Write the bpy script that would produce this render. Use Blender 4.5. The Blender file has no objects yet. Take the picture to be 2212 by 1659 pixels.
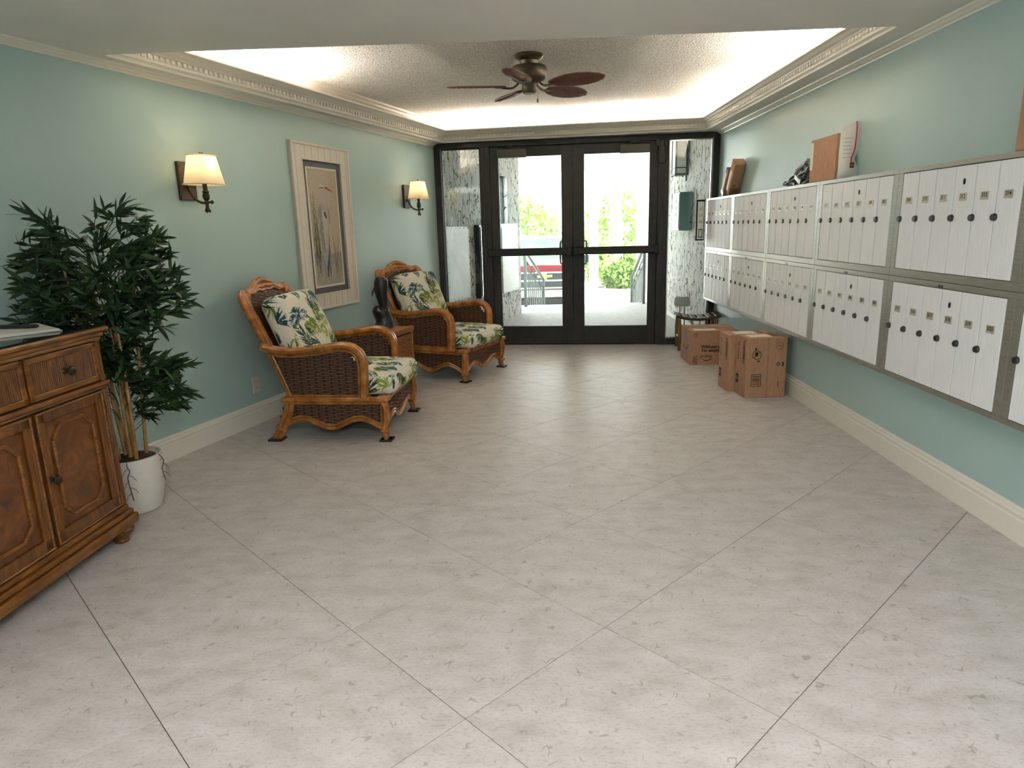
import bpy, bmesh, math, random
import numpy as np
from mathutils import Vector, Matrix
R = math.radians
rnd = random.Random(7)
SC = bpy.context.scene
COL = SC.collection

# ---------------------------------------------------------------- camera
F_PX, W_PX = 1457.38, 2212.0
PIT, ROL, YAW, CAM_H = 0.2294586, -0.0273976, -0.0315779, 1.32
def cam_axes():
    cy, sy, cp, sp = math.cos(YAW), math.sin(YAW), math.cos(PIT), math.sin(PIT)
    fw = Vector((sy*cp, cy*cp, -sp)); rt = Vector((cy, -sy, 0)); up = rt.cross(fw)
    cr, sr = math.cos(ROL), math.sin(ROL)
    return cr*rt + sr*up, -sr*rt + cr*up, fw
cx_, cu_, cf_ = cam_axes()
cd = bpy.data.cameras.new('camera'); cd.sensor_fit = 'HORIZONTAL'; cd.sensor_width = 36.0
cd.lens = 36.0*F_PX/W_PX; cd.clip_start = 0.05; cd.clip_end = 300
cam = bpy.data.objects.new('camera', cd); COL.objects.link(cam)
M = Matrix((cx_, cu_, -cf_)).transposed().to_4x4(); M.translation = (0, 0, CAM_H)
cam.matrix_world = M
SC.camera = cam

# ---------------------------------------------------------------- world, sun, window light, exposure
SC.view_settings.view_transform = 'Standard'; SC.view_settings.look = 'None'
SC.view_settings.gamma = 1.0; SC.view_settings.use_curve_mapping = False
SC.view_settings.exposure = 1.6
SC.cycles.max_bounces = 7; SC.cycles.diffuse_bounces = 4; SC.cycles.glossy_bounces = 3; SC.cycles.transmission_bounces = 4; SC.cycles.transparent_max_bounces = 8
SC.cycles.caustics_reflective = False; SC.cycles.caustics_refractive = False; SC.cycles.sample_clamp_indirect = 8.0
wo = bpy.data.worlds.new('sky'); SC.world = wo; wo.use_nodes = True
bg = wo.node_tree.nodes['Background']
bg.inputs[0].default_value = (0.86, 0.94, 1.0, 1); bg.inputs[1].default_value = 5.5
sl = bpy.data.lights.new('sun', 'SUN'); sl.energy = 45; sl.angle = R(1.0); sl.color = (1, .96, .88)
sun = bpy.data.objects.new('sun', sl); COL.objects.link(sun); sun.rotation_euler = (R(-48), R(18), 0)
def area(name, loc, rot, sx, sy, power, col, parent=None):
    l = bpy.data.lights.new(name, 'AREA'); l.shape = 'RECTANGLE'; l.size = sx; l.size_y = sy; l.energy = power; l.color = col
    o = bpy.data.objects.new(name, l); COL.objects.link(o); o.location = loc; o.rotation_euler = rot
    if parent: o.parent = parent
    return o

# ---------------------------------------------------------------- helpers
def lin(r, g=None, b=None):
    if g is None: r, g, b = r
    f = lambda c: (c/255/12.92 if c/255 <= .04045 else ((c/255+.055)/1.055)**2.4)
    return (f(r), f(g), f(b))
MATS = {}
class NT:
    def __init__(s, name):
        s.m = bpy.data.materials.new(name); s.m.use_nodes = True; s.t = s.m.node_tree
        s.b = s.t.nodes['Principled BSDF']; s.o = s.t.nodes['Material Output']; MATS[name] = s.m
    def n(s, typ, **kw):
        nd = s.t.nodes.new(typ)
        for k, v in kw.items():
            if k.startswith('_'): nd.inputs[k[1:].replace('_', ' ')].default_value = v
            else: setattr(nd, k, v)
        return nd
    def l(s, a, b): s.t.links.new(a, b)
    def co(s, kind='Object', scale=None, rot=None):
        c = s.n('ShaderNodeTexCoord'); out = c.outputs[kind]
        if scale is not None or rot is not None:
            mp = s.n('ShaderNodeMapping'); s.l(out, mp.inputs[0])
            if scale is not None: mp.inputs['Scale'].default_value = scale if hasattr(scale, '__len__') else (scale,)*3
            if rot is not None: mp.inputs['Rotation'].default_value = rot
            out = mp.outputs[0]
        return out
    def noise(s, vec, scale, detail=3, rough=.5, dist=0):
        nd = s.n('ShaderNodeTexNoise'); s.l(vec, nd.inputs['Vector'])
        nd.inputs['Scale'].default_value = scale; nd.inputs['Detail'].default_value = detail
        nd.inputs['Roughness'].default_value = rough; nd.inputs['Distortion'].default_value = dist
        return nd.outputs['Fac']
    def ramp(s, fac, stops):
        nd = s.n('ShaderNodeValToRGB'); s.l(fac, nd.inputs[0]); e = nd.color_ramp.elements
        while len(e) < len(stops): e.new(0.5)
        for i, (p, c) in enumerate(stops):
            e[i].position = p; e[i].color = (*c, 1) if len(c) == 3 else c
        return nd.outputs[0]
    def mix(s, fac, a, b, mode='MIX'):
        nd = s.n('ShaderNodeMix', data_type='RGBA', blend_type=mode)
        for sock, v in ((0, fac), (6, a), (7, b)):
            if hasattr(v, 'links'): s.l(v, nd.inputs[sock])
            else: nd.inputs[sock].default_value = v if sock == 0 else (*v, 1)
        return nd.outputs[2]
    def math(s, op, a, b=None):
        nd = s.n('ShaderNodeMath', operation=op)
        for i, v in enumerate((a, b)):
            if v is None: continue
            if hasattr(v, 'links'): s.l(v, nd.inputs[i])
            else: nd.inputs[i].default_value = v
        return nd.outputs[0]
    def bump(s, h, strength=.3, dist=.01):
        nd = s.n('ShaderNodeBump'); nd.inputs['Strength'].default_value = strength; nd.inputs['Distance'].default_value = dist
        s.l(h, nd.inputs['Height']); s.l(nd.outputs[0], s.b.inputs['Normal'])
    def base(s, c):
        if hasattr(c, 'links'): s.l(c, s.b.inputs['Base Color'])
        else: s.b.inputs['Base Color'].default_value = (*c, 1)
    def set(s, rough=.5, metal=0, spec=.5, **kw):
        s.b.inputs['Roughness'].default_value = rough; s.b.inputs['Metallic'].default_value = metal
        s.b.inputs['Specular IOR Level'].default_value = spec
        return s
def plain(name, rgb, rough=.5, metal=0, spec=.5, var=.06, vs=30, bump=0, bs=200):
    """colour with a little noise variation"""
    s = NT(name); c = lin(rgb); v = s.co()
    f = s.noise(v, vs, 3)
    s.base(s.ramp(f, [(.3, tuple(x*(1-var) for x in c)), (.7, tuple(min(1, x*(1+var)) for x in c))]))
    s.set(rough, metal, spec)
    if bump: s.bump(s.noise(v, bs, 2), bump, .002)
    return s.m
class MB:
    def __init__(s): s.v = []; s.f = []; s.mi = []; s.cur = 0
    def add(s, vs, fs):
        o = len(s.v); s.v += [tuple(p) for p in vs]
        s.f += [tuple(i+o for i in f) for f in fs]; s.mi += [s.cur]*len(fs); return s
    def box(s, c, d, rot=None):
        x, y, z = d[0]/2, d[1]/2, d[2]/2
        p = [Vector(q) for q in ((-x,-y,-z),(x,-y,-z),(x,y,-z),(-x,y,-z),(-x,-y,z),(x,-y,z),(x,y,z),(-x,y,z))]
        if rot is not None:
            m = rot if isinstance(rot, Matrix) else Matrix.Rotation(rot, 3, 'Z'); p = [m @ q for q in p]
        c = Vector(c)
        return s.add([q+c for q in p], [(0,3,2,1),(4,5,6,7),(0,1,5,4),(1,2,6,5),(2,3,7,6),(3,0,4,7)])
    def bb(s, a, b):
        return s.box([(a[i]+b[i])/2 for i in range(3)], [abs(b[i]-a[i]) for i in range(3)])
    def quad(s, a, b, c, d): return s.add([a, b, c, d], [(0,1,2,3)])
    def prism(s, poly, z0, z1):
        n = len(poly)
        vs = [(x, y, z0) for x, y in poly] + [(x, y, z1) for x, y in poly]
        return s.add(vs, [tuple(range(n-1, -1, -1)), tuple(range(n, 2*n))] + [(i, (i+1) % n, n+(i+1) % n, n+i) for i in range(n)])
    def extrude(s, poly3, vec):
        n = len(poly3); vec = Vector(vec); a = [Vector(p) for p in poly3]
        return s.add(a + [p+vec for p in a], [tuple(range(n-1, -1, -1)), tuple(range(n, 2*n))] + [(i, (i+1) % n, n+(i+1) % n, n+i) for i in range(n)])
    def tube(s, path, r, n=8, cap=True, up=None, flat=1.0):
        P = [Vector(p) for p in path]; m = len(P); vs = []; prev = None
        for i, p in enumerate(P):
            t = (P[min(i+1, m-1)] - P[max(i-1, 0)]).normalized()
            if prev is None:
                u = Vector(up) if up else (Vector((0,0,1)) if abs(t.z) < .9 else Vector((1,0,0)))
            else: u = prev
            u = (u - t*u.dot(t))
            u = u.normalized() if u.length > 1e-6 else t.orthogonal().normalized()
            prev = u; w = t.cross(u); rr = r[i] if hasattr(r, '__len__') else r
            for k in range(n):
                a = 2*math.pi*k/n + math.pi/n
                vs.append(p + u*(rr*math.cos(a)) + w*(rr*flat*math.sin(a)))
        fs = [(i*n+k, i*n+(k+1) % n, (i+1)*n+(k+1) % n, (i+1)*n+k) for i in range(m-1) for k in range(n)]
        if cap: fs += [tuple(range(n-1, -1, -1)), tuple(range((m-1)*n, m*n))]
        return s.add(vs, fs)
    def lathe(s, prof, c=(0,0,0), n=24, ax='Z', sq=None):
        vs = []
        for r, z in prof:
            for k in range(n):
                a = 2*math.pi*k/n; x, y = r*math.cos(a), r*math.sin(a)
                q = (x, y, z) if ax == 'Z' else ((z, x, y) if ax == 'X' else (x, z, y))
                vs.append((c[0]+q[0], c[1]+q[1], c[2]+q[2]))
        m = len(prof)
        fs = [(i*n+k, i*n+(k+1) % n, (i+1)*n+(k+1) % n, (i+1)*n+k) for i in range(m-1) for k in range(n)]
        fs += [tuple(range(n-1, -1, -1)), tuple(range((m-1)*n, m*n))]
        return s.add(vs, fs)
    def sphere(s, c, r, n=10):
        return s.lathe([(max(1e-4, r*math.sin(math.pi*i/n)), -r*math.cos(math.pi*i/n)) for i in range(n+1)], c, 12)
    def mesh(s, name, mats, smooth=False, bevel=0, seg=2):
        me = bpy.data.meshes.new(name); me.from_pydata(s.v, [], s.f)
        for m in (mats if isinstance(mats, (list, tuple)) else [mats]): me.materials.append(MATS[m] if isinstance(m, str) else m)
        if any(s.mi): me.polygons.foreach_set('material_index', s.mi)
        bm = bmesh.new(); bm.from_mesh(me); bmesh.ops.recalc_face_normals(bm, faces=bm.faces)
        if bevel:
            ed = [e for e in bm.edges if len(e.link_faces) == 2 and e.calc_face_angle(0) > .5]
            bmesh.ops.bevel(bm, geom=ed, offset=bevel, segments=seg, profile=.5, affect='EDGES', clamp_overlap=True)
        bm.to_mesh(me); bm.free()
        if smooth:
            me.polygons.foreach_set('use_smooth', [True]*len(me.polygons))
            if smooth != 'all':
                try: me.set_sharp_from_angle(angle=R(40))
                except Exception: pass
        me.update(); return me
    def build(s, name, mats, parent=None, smooth=False, bevel=0, loc=(0,0,0), rot=(0,0,0), seg=2):
        return link(name, s.mesh(name, mats, smooth, bevel, seg), parent, loc, rot)
def link(name, me, parent=None, loc=(0,0,0), rot=(0,0,0)):
    o = bpy.data.objects.new(name, me); COL.objects.link(o); o.location = loc; o.rotation_euler = rot
    if parent is not None: o.parent = parent
    return o
def tag(o, label, cat=None, group=None, kind=None):
    o['label'] = label
    if cat: o['category'] = cat
    if group: o['group'] = group
    if kind: o['kind'] = kind
    return o
def thing(name, label, cat, loc=(0,0,0), rotz=0, group=None, kind=None):
    o = bpy.data.objects.new(name, None); COL.objects.link(o); o.empty_display_size = .1
    o.location = loc; o.rotation_euler = (0, 0, rotz)
    return tag(o, label, cat, group, kind)
def copy_tree(o, parent=None):
    c = o.copy(); COL.objects.link(c)
    if parent is not None: c.parent = parent
    for ch in list(o.children): copy_tree(ch, c)
    return c
_txt = {}
def text_mesh(s, size, mat, bold=0.0, spacing=1.0):
    k = (s, round(size, 4), mat, bold)
    if k in _txt: return _txt[k]
    cu = bpy.data.curves.new('lettering', 'FONT'); cu.body = s; cu.size = size; cu.align_x = 'CENTER'; cu.align_y = 'CENTER'
    cu.offset = bold; cu.space_character = spacing; cu.resolution_u = 3
    ob = bpy.data.objects.new('lettering', cu); COL.objects.link(ob)
    me = bpy.data.meshes.new_from_object(ob); bpy.data.objects.remove(ob); bpy.data.curves.remove(cu)
    me.materials.clear(); me.materials.append(MATS[mat]); me.name = 'lettering'
    _txt[k] = me; return me
def smooth_path(pts, n=6):
    """Catmull-Rom through points"""
    P = [Vector(p) for p in pts]; out = []
    for i in range(len(P)-1):
        a, b, c, d = P[max(i-1, 0)], P[i], P[i+1], P[min(i+2, len(P)-1)]
        for k in range(n):
            t = k/n
            out.append(.5*((2*b) + (c-a)*t + (2*a-5*b+4*c-d)*t*t + (3*b-a-3*c+d)*t**3))
    out.append(P[-1]); return out

# ---- painted prints: colour attribute on a dense flat grid
def in_poly(uv, poly):
    x, y = uv[:, 0], uv[:, 1]; ins = np.zeros(len(uv), bool); n = len(poly)
    for i in range(n):
        x1, y1 = poly[i]; x2, y2 = poly[(i+1) % n]
        if y1 == y2: continue
        c = ((y1 > y) != (y2 > y)) & (x < (x2-x1)*(y-y1)/(y2-y1)+x1); ins ^= c
    return ins
def paint(uv, base, strokes):
    col = np.tile(np.array(base, float), (len(uv), 1))
    for st in strokes:
        if st[0] == 'poly': col[in_poly(uv, st[1])] = st[2]
        else:
            _, A, B, w, c, bend = st
            A = np.array(A); B = np.array(B); d = B-A; L = np.hypot(*d)
            if L < 1e-6: continue
            d = d/L; nrm = np.array((-d[1], d[0])); q = uv-A; t = (q@d)/L
            sel = (t > 0) & (t < 1)
            off = (q@nrm) - bend*4*t*(1-t)
            ww = w*np.sin(np.pi*np.clip(t, 0, 1)**.75)
            hit = sel & (np.abs(off) < ww); col[hit] = c
    return col
def set_cols(me, cols):
    ca = me.color_attributes.new('print', 'FLOAT_COLOR', 'POINT')
    ca.data.foreach_set('color', np.concatenate([cols, np.ones((len(cols), 1))], 1).astype(np.float32).ravel())

# ---------------------------------------------------------------- materials
s = NT('wall_paint'); v = s.co()
s.base(s.ramp(s.noise(v, 1.3, 2), [(.3, lin(165, 189, 184)), (.7, lin(171, 194, 189))])); s.set(.42, 0, .4); s.bump(s.noise(v, 160, 3), .12, .003)
plain('trim_white', (226, 219, 206), .4, var=.02)
plain('frieze_white', (222, 214, 202), .5, var=.02)
plain('soffit_paint', (224, 220, 211), .6, var=.03, vs=3, bump=.08, bs=90)
s = NT('popcorn'); v = s.co(); f = s.noise(v, 95, 2, .6)
s.base(s.ramp(f, [(.36, lin(196, 189, 178)), (.56, lin(244, 240, 232))])); s.set(.9, 0, .1); s.bump(f, .7, .009)
s = NT('tile'); v0 = s.n('ShaderNodeTexCoord').outputs['Object']
oi = s.n('ShaderNodeObjectInfo'); ad = s.n('ShaderNodeVectorMath', operation='ADD'); sc = s.n('ShaderNodeVectorMath', operation='SCALE')
cmb = s.n('ShaderNodeCombineXYZ'); s.l(oi.outputs['Random'], cmb.inputs[0]); s.l(oi.outputs['Random'], cmb.inputs[1])
s.l(cmb.outputs[0], sc.inputs[0]); sc.inputs['Scale'].default_value = 37.0
s.l(v0, ad.inputs[0]); s.l(sc.outputs[0], ad.inputs[1]); v = ad.outputs[0]
mp = s.n('ShaderNodeMapping'); s.l(v, mp.inputs[0]); mp.inputs['Scale'].default_value = (1, 1.7, 1)
c1 = s.ramp(s.noise(mp.outputs[0], 7, 5, .62), [(.3, lin(175, 169, 163)), (.5, lin(190, 184, 180)), (.72, lin(200, 195, 192))])
c2 = s.ramp(s.noise(mp.outputs[0], 70, 3, .7), [(.33, (.70, .70, .70)), (.5, (1, 1, 1)), (.7, (1.0, 1.0, 1.0))])
c = s.mix(.7, c1, c2, 'MULTIPLY')
# curled fossil flecks: short pieces of wobbly cell borders
vo = s.n('ShaderNodeTexVoronoi', feature='DISTANCE_TO_EDGE'); nz = s.n('ShaderNodeTexNoise'); s.l(v, nz.inputs['Vector']); nz.inputs['Scale'].default_value = 9
mx = s.mix(.12, (0, 0, 0), (0, 0, 0)); wv = s.n('ShaderNodeVectorMath', operation='MULTIPLY_ADD')
s.l(nz.outputs['Color'], wv.inputs[0]); wv.inputs[1].default_value = (.14, .14, .14); s.l(v, wv.inputs[2]); s.l(wv.outputs[0], vo.inputs['Vector']); vo.inputs['Scale'].default_value = 17
edge = s.ramp(vo.outputs['Distance'], [(.02, (1, 1, 1)), (.05, (0, 0, 0))])
msk = s.ramp(s.noise(v, 21, 1), [(.60, (0, 0, 0)), (.66, (1, 1, 1))])
fl = s.math('MULTIPLY', edge, msk)
vo2 = s.n('ShaderNodeTexVoronoi', feature='F1'); s.l(wv.outputs[0], vo2.inputs['Vector']); vo2.inputs['Scale'].default_value = 34
sp = s.ramp(vo2.outputs['Distance'], [(.07, (1, 1, 1)), (.11, (0, 0, 0))])
sp = s.math('MULTIPLY', sp, s.ramp(s.noise(v, 13, 1), [(.52, (0, 0, 0)), (.6, (1, 1, 1))]))
c = s.mix(s.math('MULTIPLY', fl, .5), c, lin(126, 118, 98)); c = s.mix(s.math('MULTIPLY', sp, .35), c, lin(130, 120, 104))
s.base(c); s.set(.44, 0, .3); s.bump(s.noise(v, 60, 3), .04, .002)
plain('grout', (84, 78, 70), .9, var=.1)
s = NT('bronze_frame'); v = s.co(); s.base(s.ramp(s.noise(v, 14, 4), [(.3, lin(38, 37, 35)), (.7, lin(48, 46, 44))])); s.set(.5, .0, .25)
plain('closer_metal', (66, 62, 56), .45, .2, .3, var=.1)
plain('black_metal', (20, 20, 20), .5, 0, .3, var=.1)
plain('gasket', (18, 18, 18), .8)
s = NT('clear_glass'); tr = s.n('ShaderNodeBsdfTransparent'); tr.inputs[0].default_value = (.955, .985, .968, 1)
gl = s.n('ShaderNodeBsdfGlossy'); gl.inputs['Roughness'].default_value = .0; gl.inputs[0].default_value = (.95, 1, .97, 1)
lwt = s.n('ShaderNodeLayerWeight'); lwt.inputs[0].default_value = .5; ms = s.n('ShaderNodeMixShader')
fac = s.math('ADD', s.math('MULTIPLY', s.math('POWER', lwt.outputs['Facing'], 5.0), .9), .055)
s.l(fac, ms.inputs[0]); s.l(tr.outputs[0], ms.inputs[1]); s.l(gl.outputs[0], ms.inputs[2]); s.l(ms.outputs[0], s.o.inputs[0])
s = NT('picture_glass'); tr = s.n('ShaderNodeBsdfTransparent'); gl = s.n('ShaderNodeBsdfGlossy'); gl.inputs['Roughness'].default_value = .02
lwt = s.n('ShaderNodeLayerWeight'); lwt.inputs[0].default_value = .5; ms = s.n('ShaderNodeMixShader')
fac = s.math('ADD', s.math('MULTIPLY', s.math('POWER', lwt.outputs['Facing'], 5.0), .9), .045)
s.l(fac, ms.inputs[0]); s.l(tr.outputs[0], ms.inputs[1]); s.l(gl.outputs[0], ms.inputs[2]); s.l(ms.outputs[0], s.o.inputs[0])
s = NT('rattan'); v = s.co(); f = s.noise(v, 18, 3, .5)
c = s.ramp(f, [(.28, lin(112, 62, 24)), (.5, lin(148, 92, 38)), (.75, lin(176, 118, 56))])
f2 = s.noise(s.co(scale=(1, 1, 1)), 140, 2); c = s.mix(.12, c, s.ramp(f2, [(.3, lin(96, 54, 24)), (.55, lin(190, 130, 70))])); s.base(c); s.set(.26, 0, .5)
s = NT('rattan_wrap'); v = s.co(); s.base(s.ramp(s.noise(v, 40, 3), [(.3, lin(132, 78, 32)), (.7, lin(186, 122, 58))])); s.set(.4)
s = NT('wicker'); v = s.co(); s.base(s.ramp(s.noise(v, 70, 3), [(.3, lin(70, 42, 24)), (.55, lin(108, 68, 40)), (.75, lin(146, 100, 62))])); s.set(.45)
plain('wicker_back', (38, 23, 15), .8, var=.2)
s = NT('wicker_honey'); v = s.co(); s.base(s.ramp(s.noise(v, 60, 3), [(.3, lin(108, 62, 30)), (.55, lin(146, 90, 48)), (.75, lin(170, 112, 64))])); s.set(.45)
s = NT('cushion_print'); at = s.n('ShaderNodeAttribute', attribute_name='print')
f = s.noise(s.co(), 420, 2); c = s.mix(.25, at.outputs['Color'], s.ramp(f, [(.3, (.75, .75, .75)), (.7, (1, 1, 1))]), 'MULTIPLY'); s.base(c); s.set(.85, 0, .2); s.bump(f, .15, .001)
plain('piping', (206, 200, 180), .85, var=.1)
s = NT('heron_print'); at = s.n('ShaderNodeAttribute', attribute_name='print'); f = s.noise(s.co(), 55, 4, .65)
s.base(s.mix(.35, at.outputs['Color'], s.ramp(f, [(.3, (.62, .6, .58)), (.65, (1, 1, 1))]), 'MULTIPLY')); s.set(.7, 0, .2)
plain('mat_white', (226, 216, 200), .7, var=.03)
plain('mat_slate', (84, 86, 84), .8, var=.1, vs=200)
plain('picture_frame', (216, 206, 190), .5, var=.04, vs=60)
s = NT('oak'); v = s.co('Object', (1, 1, .14)); f = s.noise(v, 60, 4, .6, .6)
c = s.ramp(f, [(.25, lin(52, 26, 7)), (.5, lin(100, 57, 15)), (.8, lin(134, 86, 28))])
c = s.mix(.5, c, s.ramp(s.noise(s.co(), 9, 3), [(.3, (.62, .6, .56)), (.65, (1, 1, 1))]), 'MULTIPLY'); s.base(c); s.set(.36, 0, .45)
s = NT('oak_cross'); v = s.co('Object', (1, .14, 1)); f = s.noise(v, 60, 4, .6, .6)
c = s.ramp(f, [(.25, lin(60, 30, 8)), (.5, lin(112, 67, 19)), (.8, lin(146, 96, 32))])
c = s.mix(.5, c, s.ramp(s.noise(s.co(), 9, 3), [(.3, (.62, .6, .56)), (.65, (1, 1, 1))]), 'MULTIPLY'); s.base(c); s.set(.34, 0, .45)
s = NT('burl'); v = s.co(); f = s.noise(v, 9, 6, .68, 1.6)
s.base(s.ramp(f, [(.3, lin(64, 32, 13)), (.5, lin(98, 54, 22)), (.7, lin(122, 72, 32))])); s.set(.34, 0, .45)
plain('dark_glass_top', (14, 18, 18), .06, 0, .6, var=0)
plain('aged_brass', (58, 46, 34), .4, .7, var=.25, vs=80)
plain('paper', (214, 208, 198), .7, var=.03)
plain('black_plastic', (14, 14, 14), .4)
plain('pot_white', (206, 200, 192), .45, var=.02)
plain('soil', (50, 36, 26), .95, var=.5, vs=90, bump=1, bs=120)
s = NT('cane'); v = s.co('Object', (1, 1, .3)); s.base(s.ramp(s.noise(v, 40, 3), [(.3, lin(120, 86, 46)), (.7, lin(178, 140, 88))])); s.set(.4)
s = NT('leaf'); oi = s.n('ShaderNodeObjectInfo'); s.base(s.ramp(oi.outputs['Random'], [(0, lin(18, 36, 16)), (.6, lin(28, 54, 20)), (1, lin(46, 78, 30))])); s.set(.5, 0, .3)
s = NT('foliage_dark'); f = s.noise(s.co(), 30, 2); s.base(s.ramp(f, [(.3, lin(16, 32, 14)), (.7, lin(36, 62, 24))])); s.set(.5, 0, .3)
plain('root', (88, 64, 44), .8)
plain('sconce_bronze', (58, 46, 32), .45, .6, var=.3, vs=60)
plain('sconce_plate', (62, 44, 30), .5, .35, var=.35, vs=40, bump=.4, bs=50)
s = NT('linen_shade'); c = lin(244, 232, 208); s.base(c); s.set(.9, 0, .1); df = s.n('ShaderNodeBsdfDiffuse'); tl = s.n('ShaderNodeBsdfTranslucent')
wv_ = s.noise(s.co(), 500, 2); cc = s.ramp(wv_, [(.3, tuple(x*.92 for x in c)), (.7, c)])
s.l(cc, df.inputs[0]); s.l(cc, tl.inputs[0]); ms = s.n('ShaderNodeMixShader'); ms.inputs[0].default_value = .5
s.l(df.outputs[0], ms.inputs[1]); s.l(tl.outputs[0], ms.inputs[2]); s.l(ms.outputs[0], s.o.inputs[0])
def emis(name, rgb, st):
    s = NT(name); s.base(rgb); s.b.inputs['Emission Color'].default_value = (*rgb, 1); s.b.inputs['Emission Strength'].default_value = st; return s
emis('bulb_glow', (1, .8, .5), 1.2); emis('tube_glow', (1, .88, .74), 5); emis('added_panel_glow', (1, .95, .86), 3.0)
s = NT('mail_aluminium'); v = s.co('Object', (1, 1, .03)); s.base(s.ramp(s.noise(v, 300, 3), [(.3, lin(224, 223, 223)), (.7, lin(239, 238, 238))])); s.set(.6, .05, .3)
s = NT('mail_frame'); v = s.co('Object', (1, .05, 1)); s.base(s.ramp(s.noise(v, 200, 3), [(.3, lin(134, 130, 120)), (.7, lin(152, 148, 137))])); s.set(.36, .55, .5)
plain('lock_metal', (70, 68, 66), .35, .8, var=.2)
plain('label_brass', (186, 178, 158), .4, .3, var=.1)
plain('number_black', (26, 24, 22), .7)
plain('dark_gap', (24, 24, 24), .8)
s = NT('cardboard'); v = s.co('Object', (1, 1, .25)); s.base(s.ramp(s.noise(v, 60, 3), [(.3, lin(160, 122, 95)), (.7, lin(176, 137, 109))])); s.set(.85, 0, .15); s.bump(s.noise(v, 120, 2), .05, .001)
plain('print_black', (34, 28, 24), .8)
plain('tape_blue', (78, 82, 150), .3, var=.05)
plain('tape_brown', (146, 104, 68), .25, var=.05)
plain('box_label', (214, 208, 190), .6, var=.03)
plain('bag_black', (18, 18, 19), .28, 0, .55, var=.2, vs=20)
plain('poly_white', (222, 216, 206), .35, var=.03)
plain('stripe_red', (190, 44, 72), .5, var=.05)
plain('logo_brown', (72, 48, 26), .6)
plain('logo_gold', (196, 160, 84), .6)
plain('ebony', (17, 16, 15), .28, 0, .5, var=.25, vs=25)
plain('fan_bronze', (62, 54, 40), .45, .5, var=.2, vs=25)
s = NT('fan_blade'); v = s.co('Object', (.25, 1.6, 1)); s.base(s.ramp(s.noise(v, 40, 3), [(.3, lin(70, 34, 24)), (.7, lin(104, 56, 40))])); s.set(.5)
plain('stool_wood', (116, 88, 50), .4, var=.25, vs=30)
plain('stool_seat', (70, 48, 32), .35, var=.3, vs=30)
plain('stool_back', (138, 148, 138), .5, var=.08)
plain('ivory', (206, 198, 180), .45, var=.02)
s = NT('stucco'); v = s.co('Object', (1, 1, .42)); nz = s.n('ShaderNodeTexNoise'); s.l(v, nz.inputs['Vector']); nz.inputs['Scale'].default_value = 6
wv = s.n('ShaderNodeVectorMath', operation='MULTIPLY_ADD'); s.l(nz.outputs['Color'], wv.inputs[0]); wv.inputs[1].default_value = (.28, .28, .28); s.l(v, wv.inputs[2])
vo = s.n('ShaderNodeTexVoronoi', feature='DISTANCE_TO_EDGE'); s.l(wv.outputs[0], vo.inputs['Vector']); vo.inputs['Scale'].default_value = 15
e = s.ramp(vo.outputs['Distance'], [(.03, (1, 1, 1)), (.07, (0, 0, 0))]); mk = s.ramp(s.noise(v, 12, 2), [(.42, (0, 0, 0)), (.50, (1, 1, 1))])
e = s.math('MULTIPLY', e, mk); s.base(s.mix(e, lin(208, 206, 202), lin(64, 60, 62))); s.set(.9, 0, .1); s.bump(s.math('SUBTRACT', 1.0, e), .6, .008)
plain('concrete', (176, 176, 178), .75, var=.14, vs=14, bump=.3, bs=60)
plain('plain_stucco', (214, 212, 208), .9, var=.05, vs=20, bump=.2)
plain('panel_white', (222, 224, 222), .5, var=.03, vs=6)
plain('asphalt', (168, 166, 160), .9, var=.1)
plain('rail_green', (44, 56, 50), .4, .3, var=.1)
plain('truck_red', (132, 30, 44), .22, .2, .6, var=.04)
plain('chrome', (206, 208, 210), .14, .9, var=.02)
plain('truck_dark', (34, 40, 44), .4, .2)
plain('windshield', (96, 124, 116), .06, .2, .7, var=.25, vs=4)
plain('tyre', (24, 24, 24), .8)
plain('emblem_gold', (206, 178, 96), .3, .6)
s = NT('bush_leaf'); f = s.noise(s.co(), 9, 3); s.base(s.ramp(f, [(.3, lin(58, 92, 40)), (.5, lin(118, 150, 66)), (.7, lin(176, 190, 110))])); s.set(.55, 0, .3)
s = NT('palm_bark'); v = s.co('Object', (1, 1, 3)); s.base(s.ramp(s.noise(v, 14, 4), [(.3, lin(96, 84, 72)), (.7, lin(168, 156, 140))])); s.set(.9); s.bump(s.noise(v, 18, 3), .6, .02)
plain('callbox_face', (196, 206, 160), .4, var=.05)
plain('callbox_green', (28, 64, 50), .4, .2, var=.1)
plain('reflection_white', (236, 238, 238), .3, var=.01)  # white of a reflection, put into the box colour
plain('downspout', (222, 224, 222), .5, var=.02)

# ---------------------------------------------------------------- room geometry
W0 = Vector((-2.2, 3.8, 0)); wd = Vector((1.18, 3.927, 0)).normalized(); wn = Vector((wd.y, -wd.x, 0)); WANG = math.atan2(wn.y, wn.x)
BL = Vector((-.95, 7.72, 0)); bd = Vector((2.922, -.29, 0)).normalized(); BANG = math.atan2(bd.y, bd.x); bo = Vector((-bd.y, bd.x, 0))
XR = 1.985; YREAR = -4.0; ZSOF = 2.215; ZCEIL = 2.45; YBEAM = 3.63
def lw(s, off=0, z=0): p = W0 + wd*s + wn*off; return Vector((p.x, p.y, z))
def lwx(y, off=0): return W0.x + (y-W0.y)*wd.x/wd.y + off/wd.y
def bk(u, out=0, z=0): p = BL + bd*u + bo*out; return Vector((p.x, p.y, z))
UL, UR = -.07, 2.957
LB = bk(UL); LB.x = lwx(LB.y); RB = Vector((XR, bk(UR).y, 0)); LR = Vector((lwx(YREAR), YREAR, 0)); RR = Vector((XR, YREAR, 0))
room = [(LR.x, LR.y), (RR.x, RR.y), (RB.x, RB.y), (LB.x, LB.y)]

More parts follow.
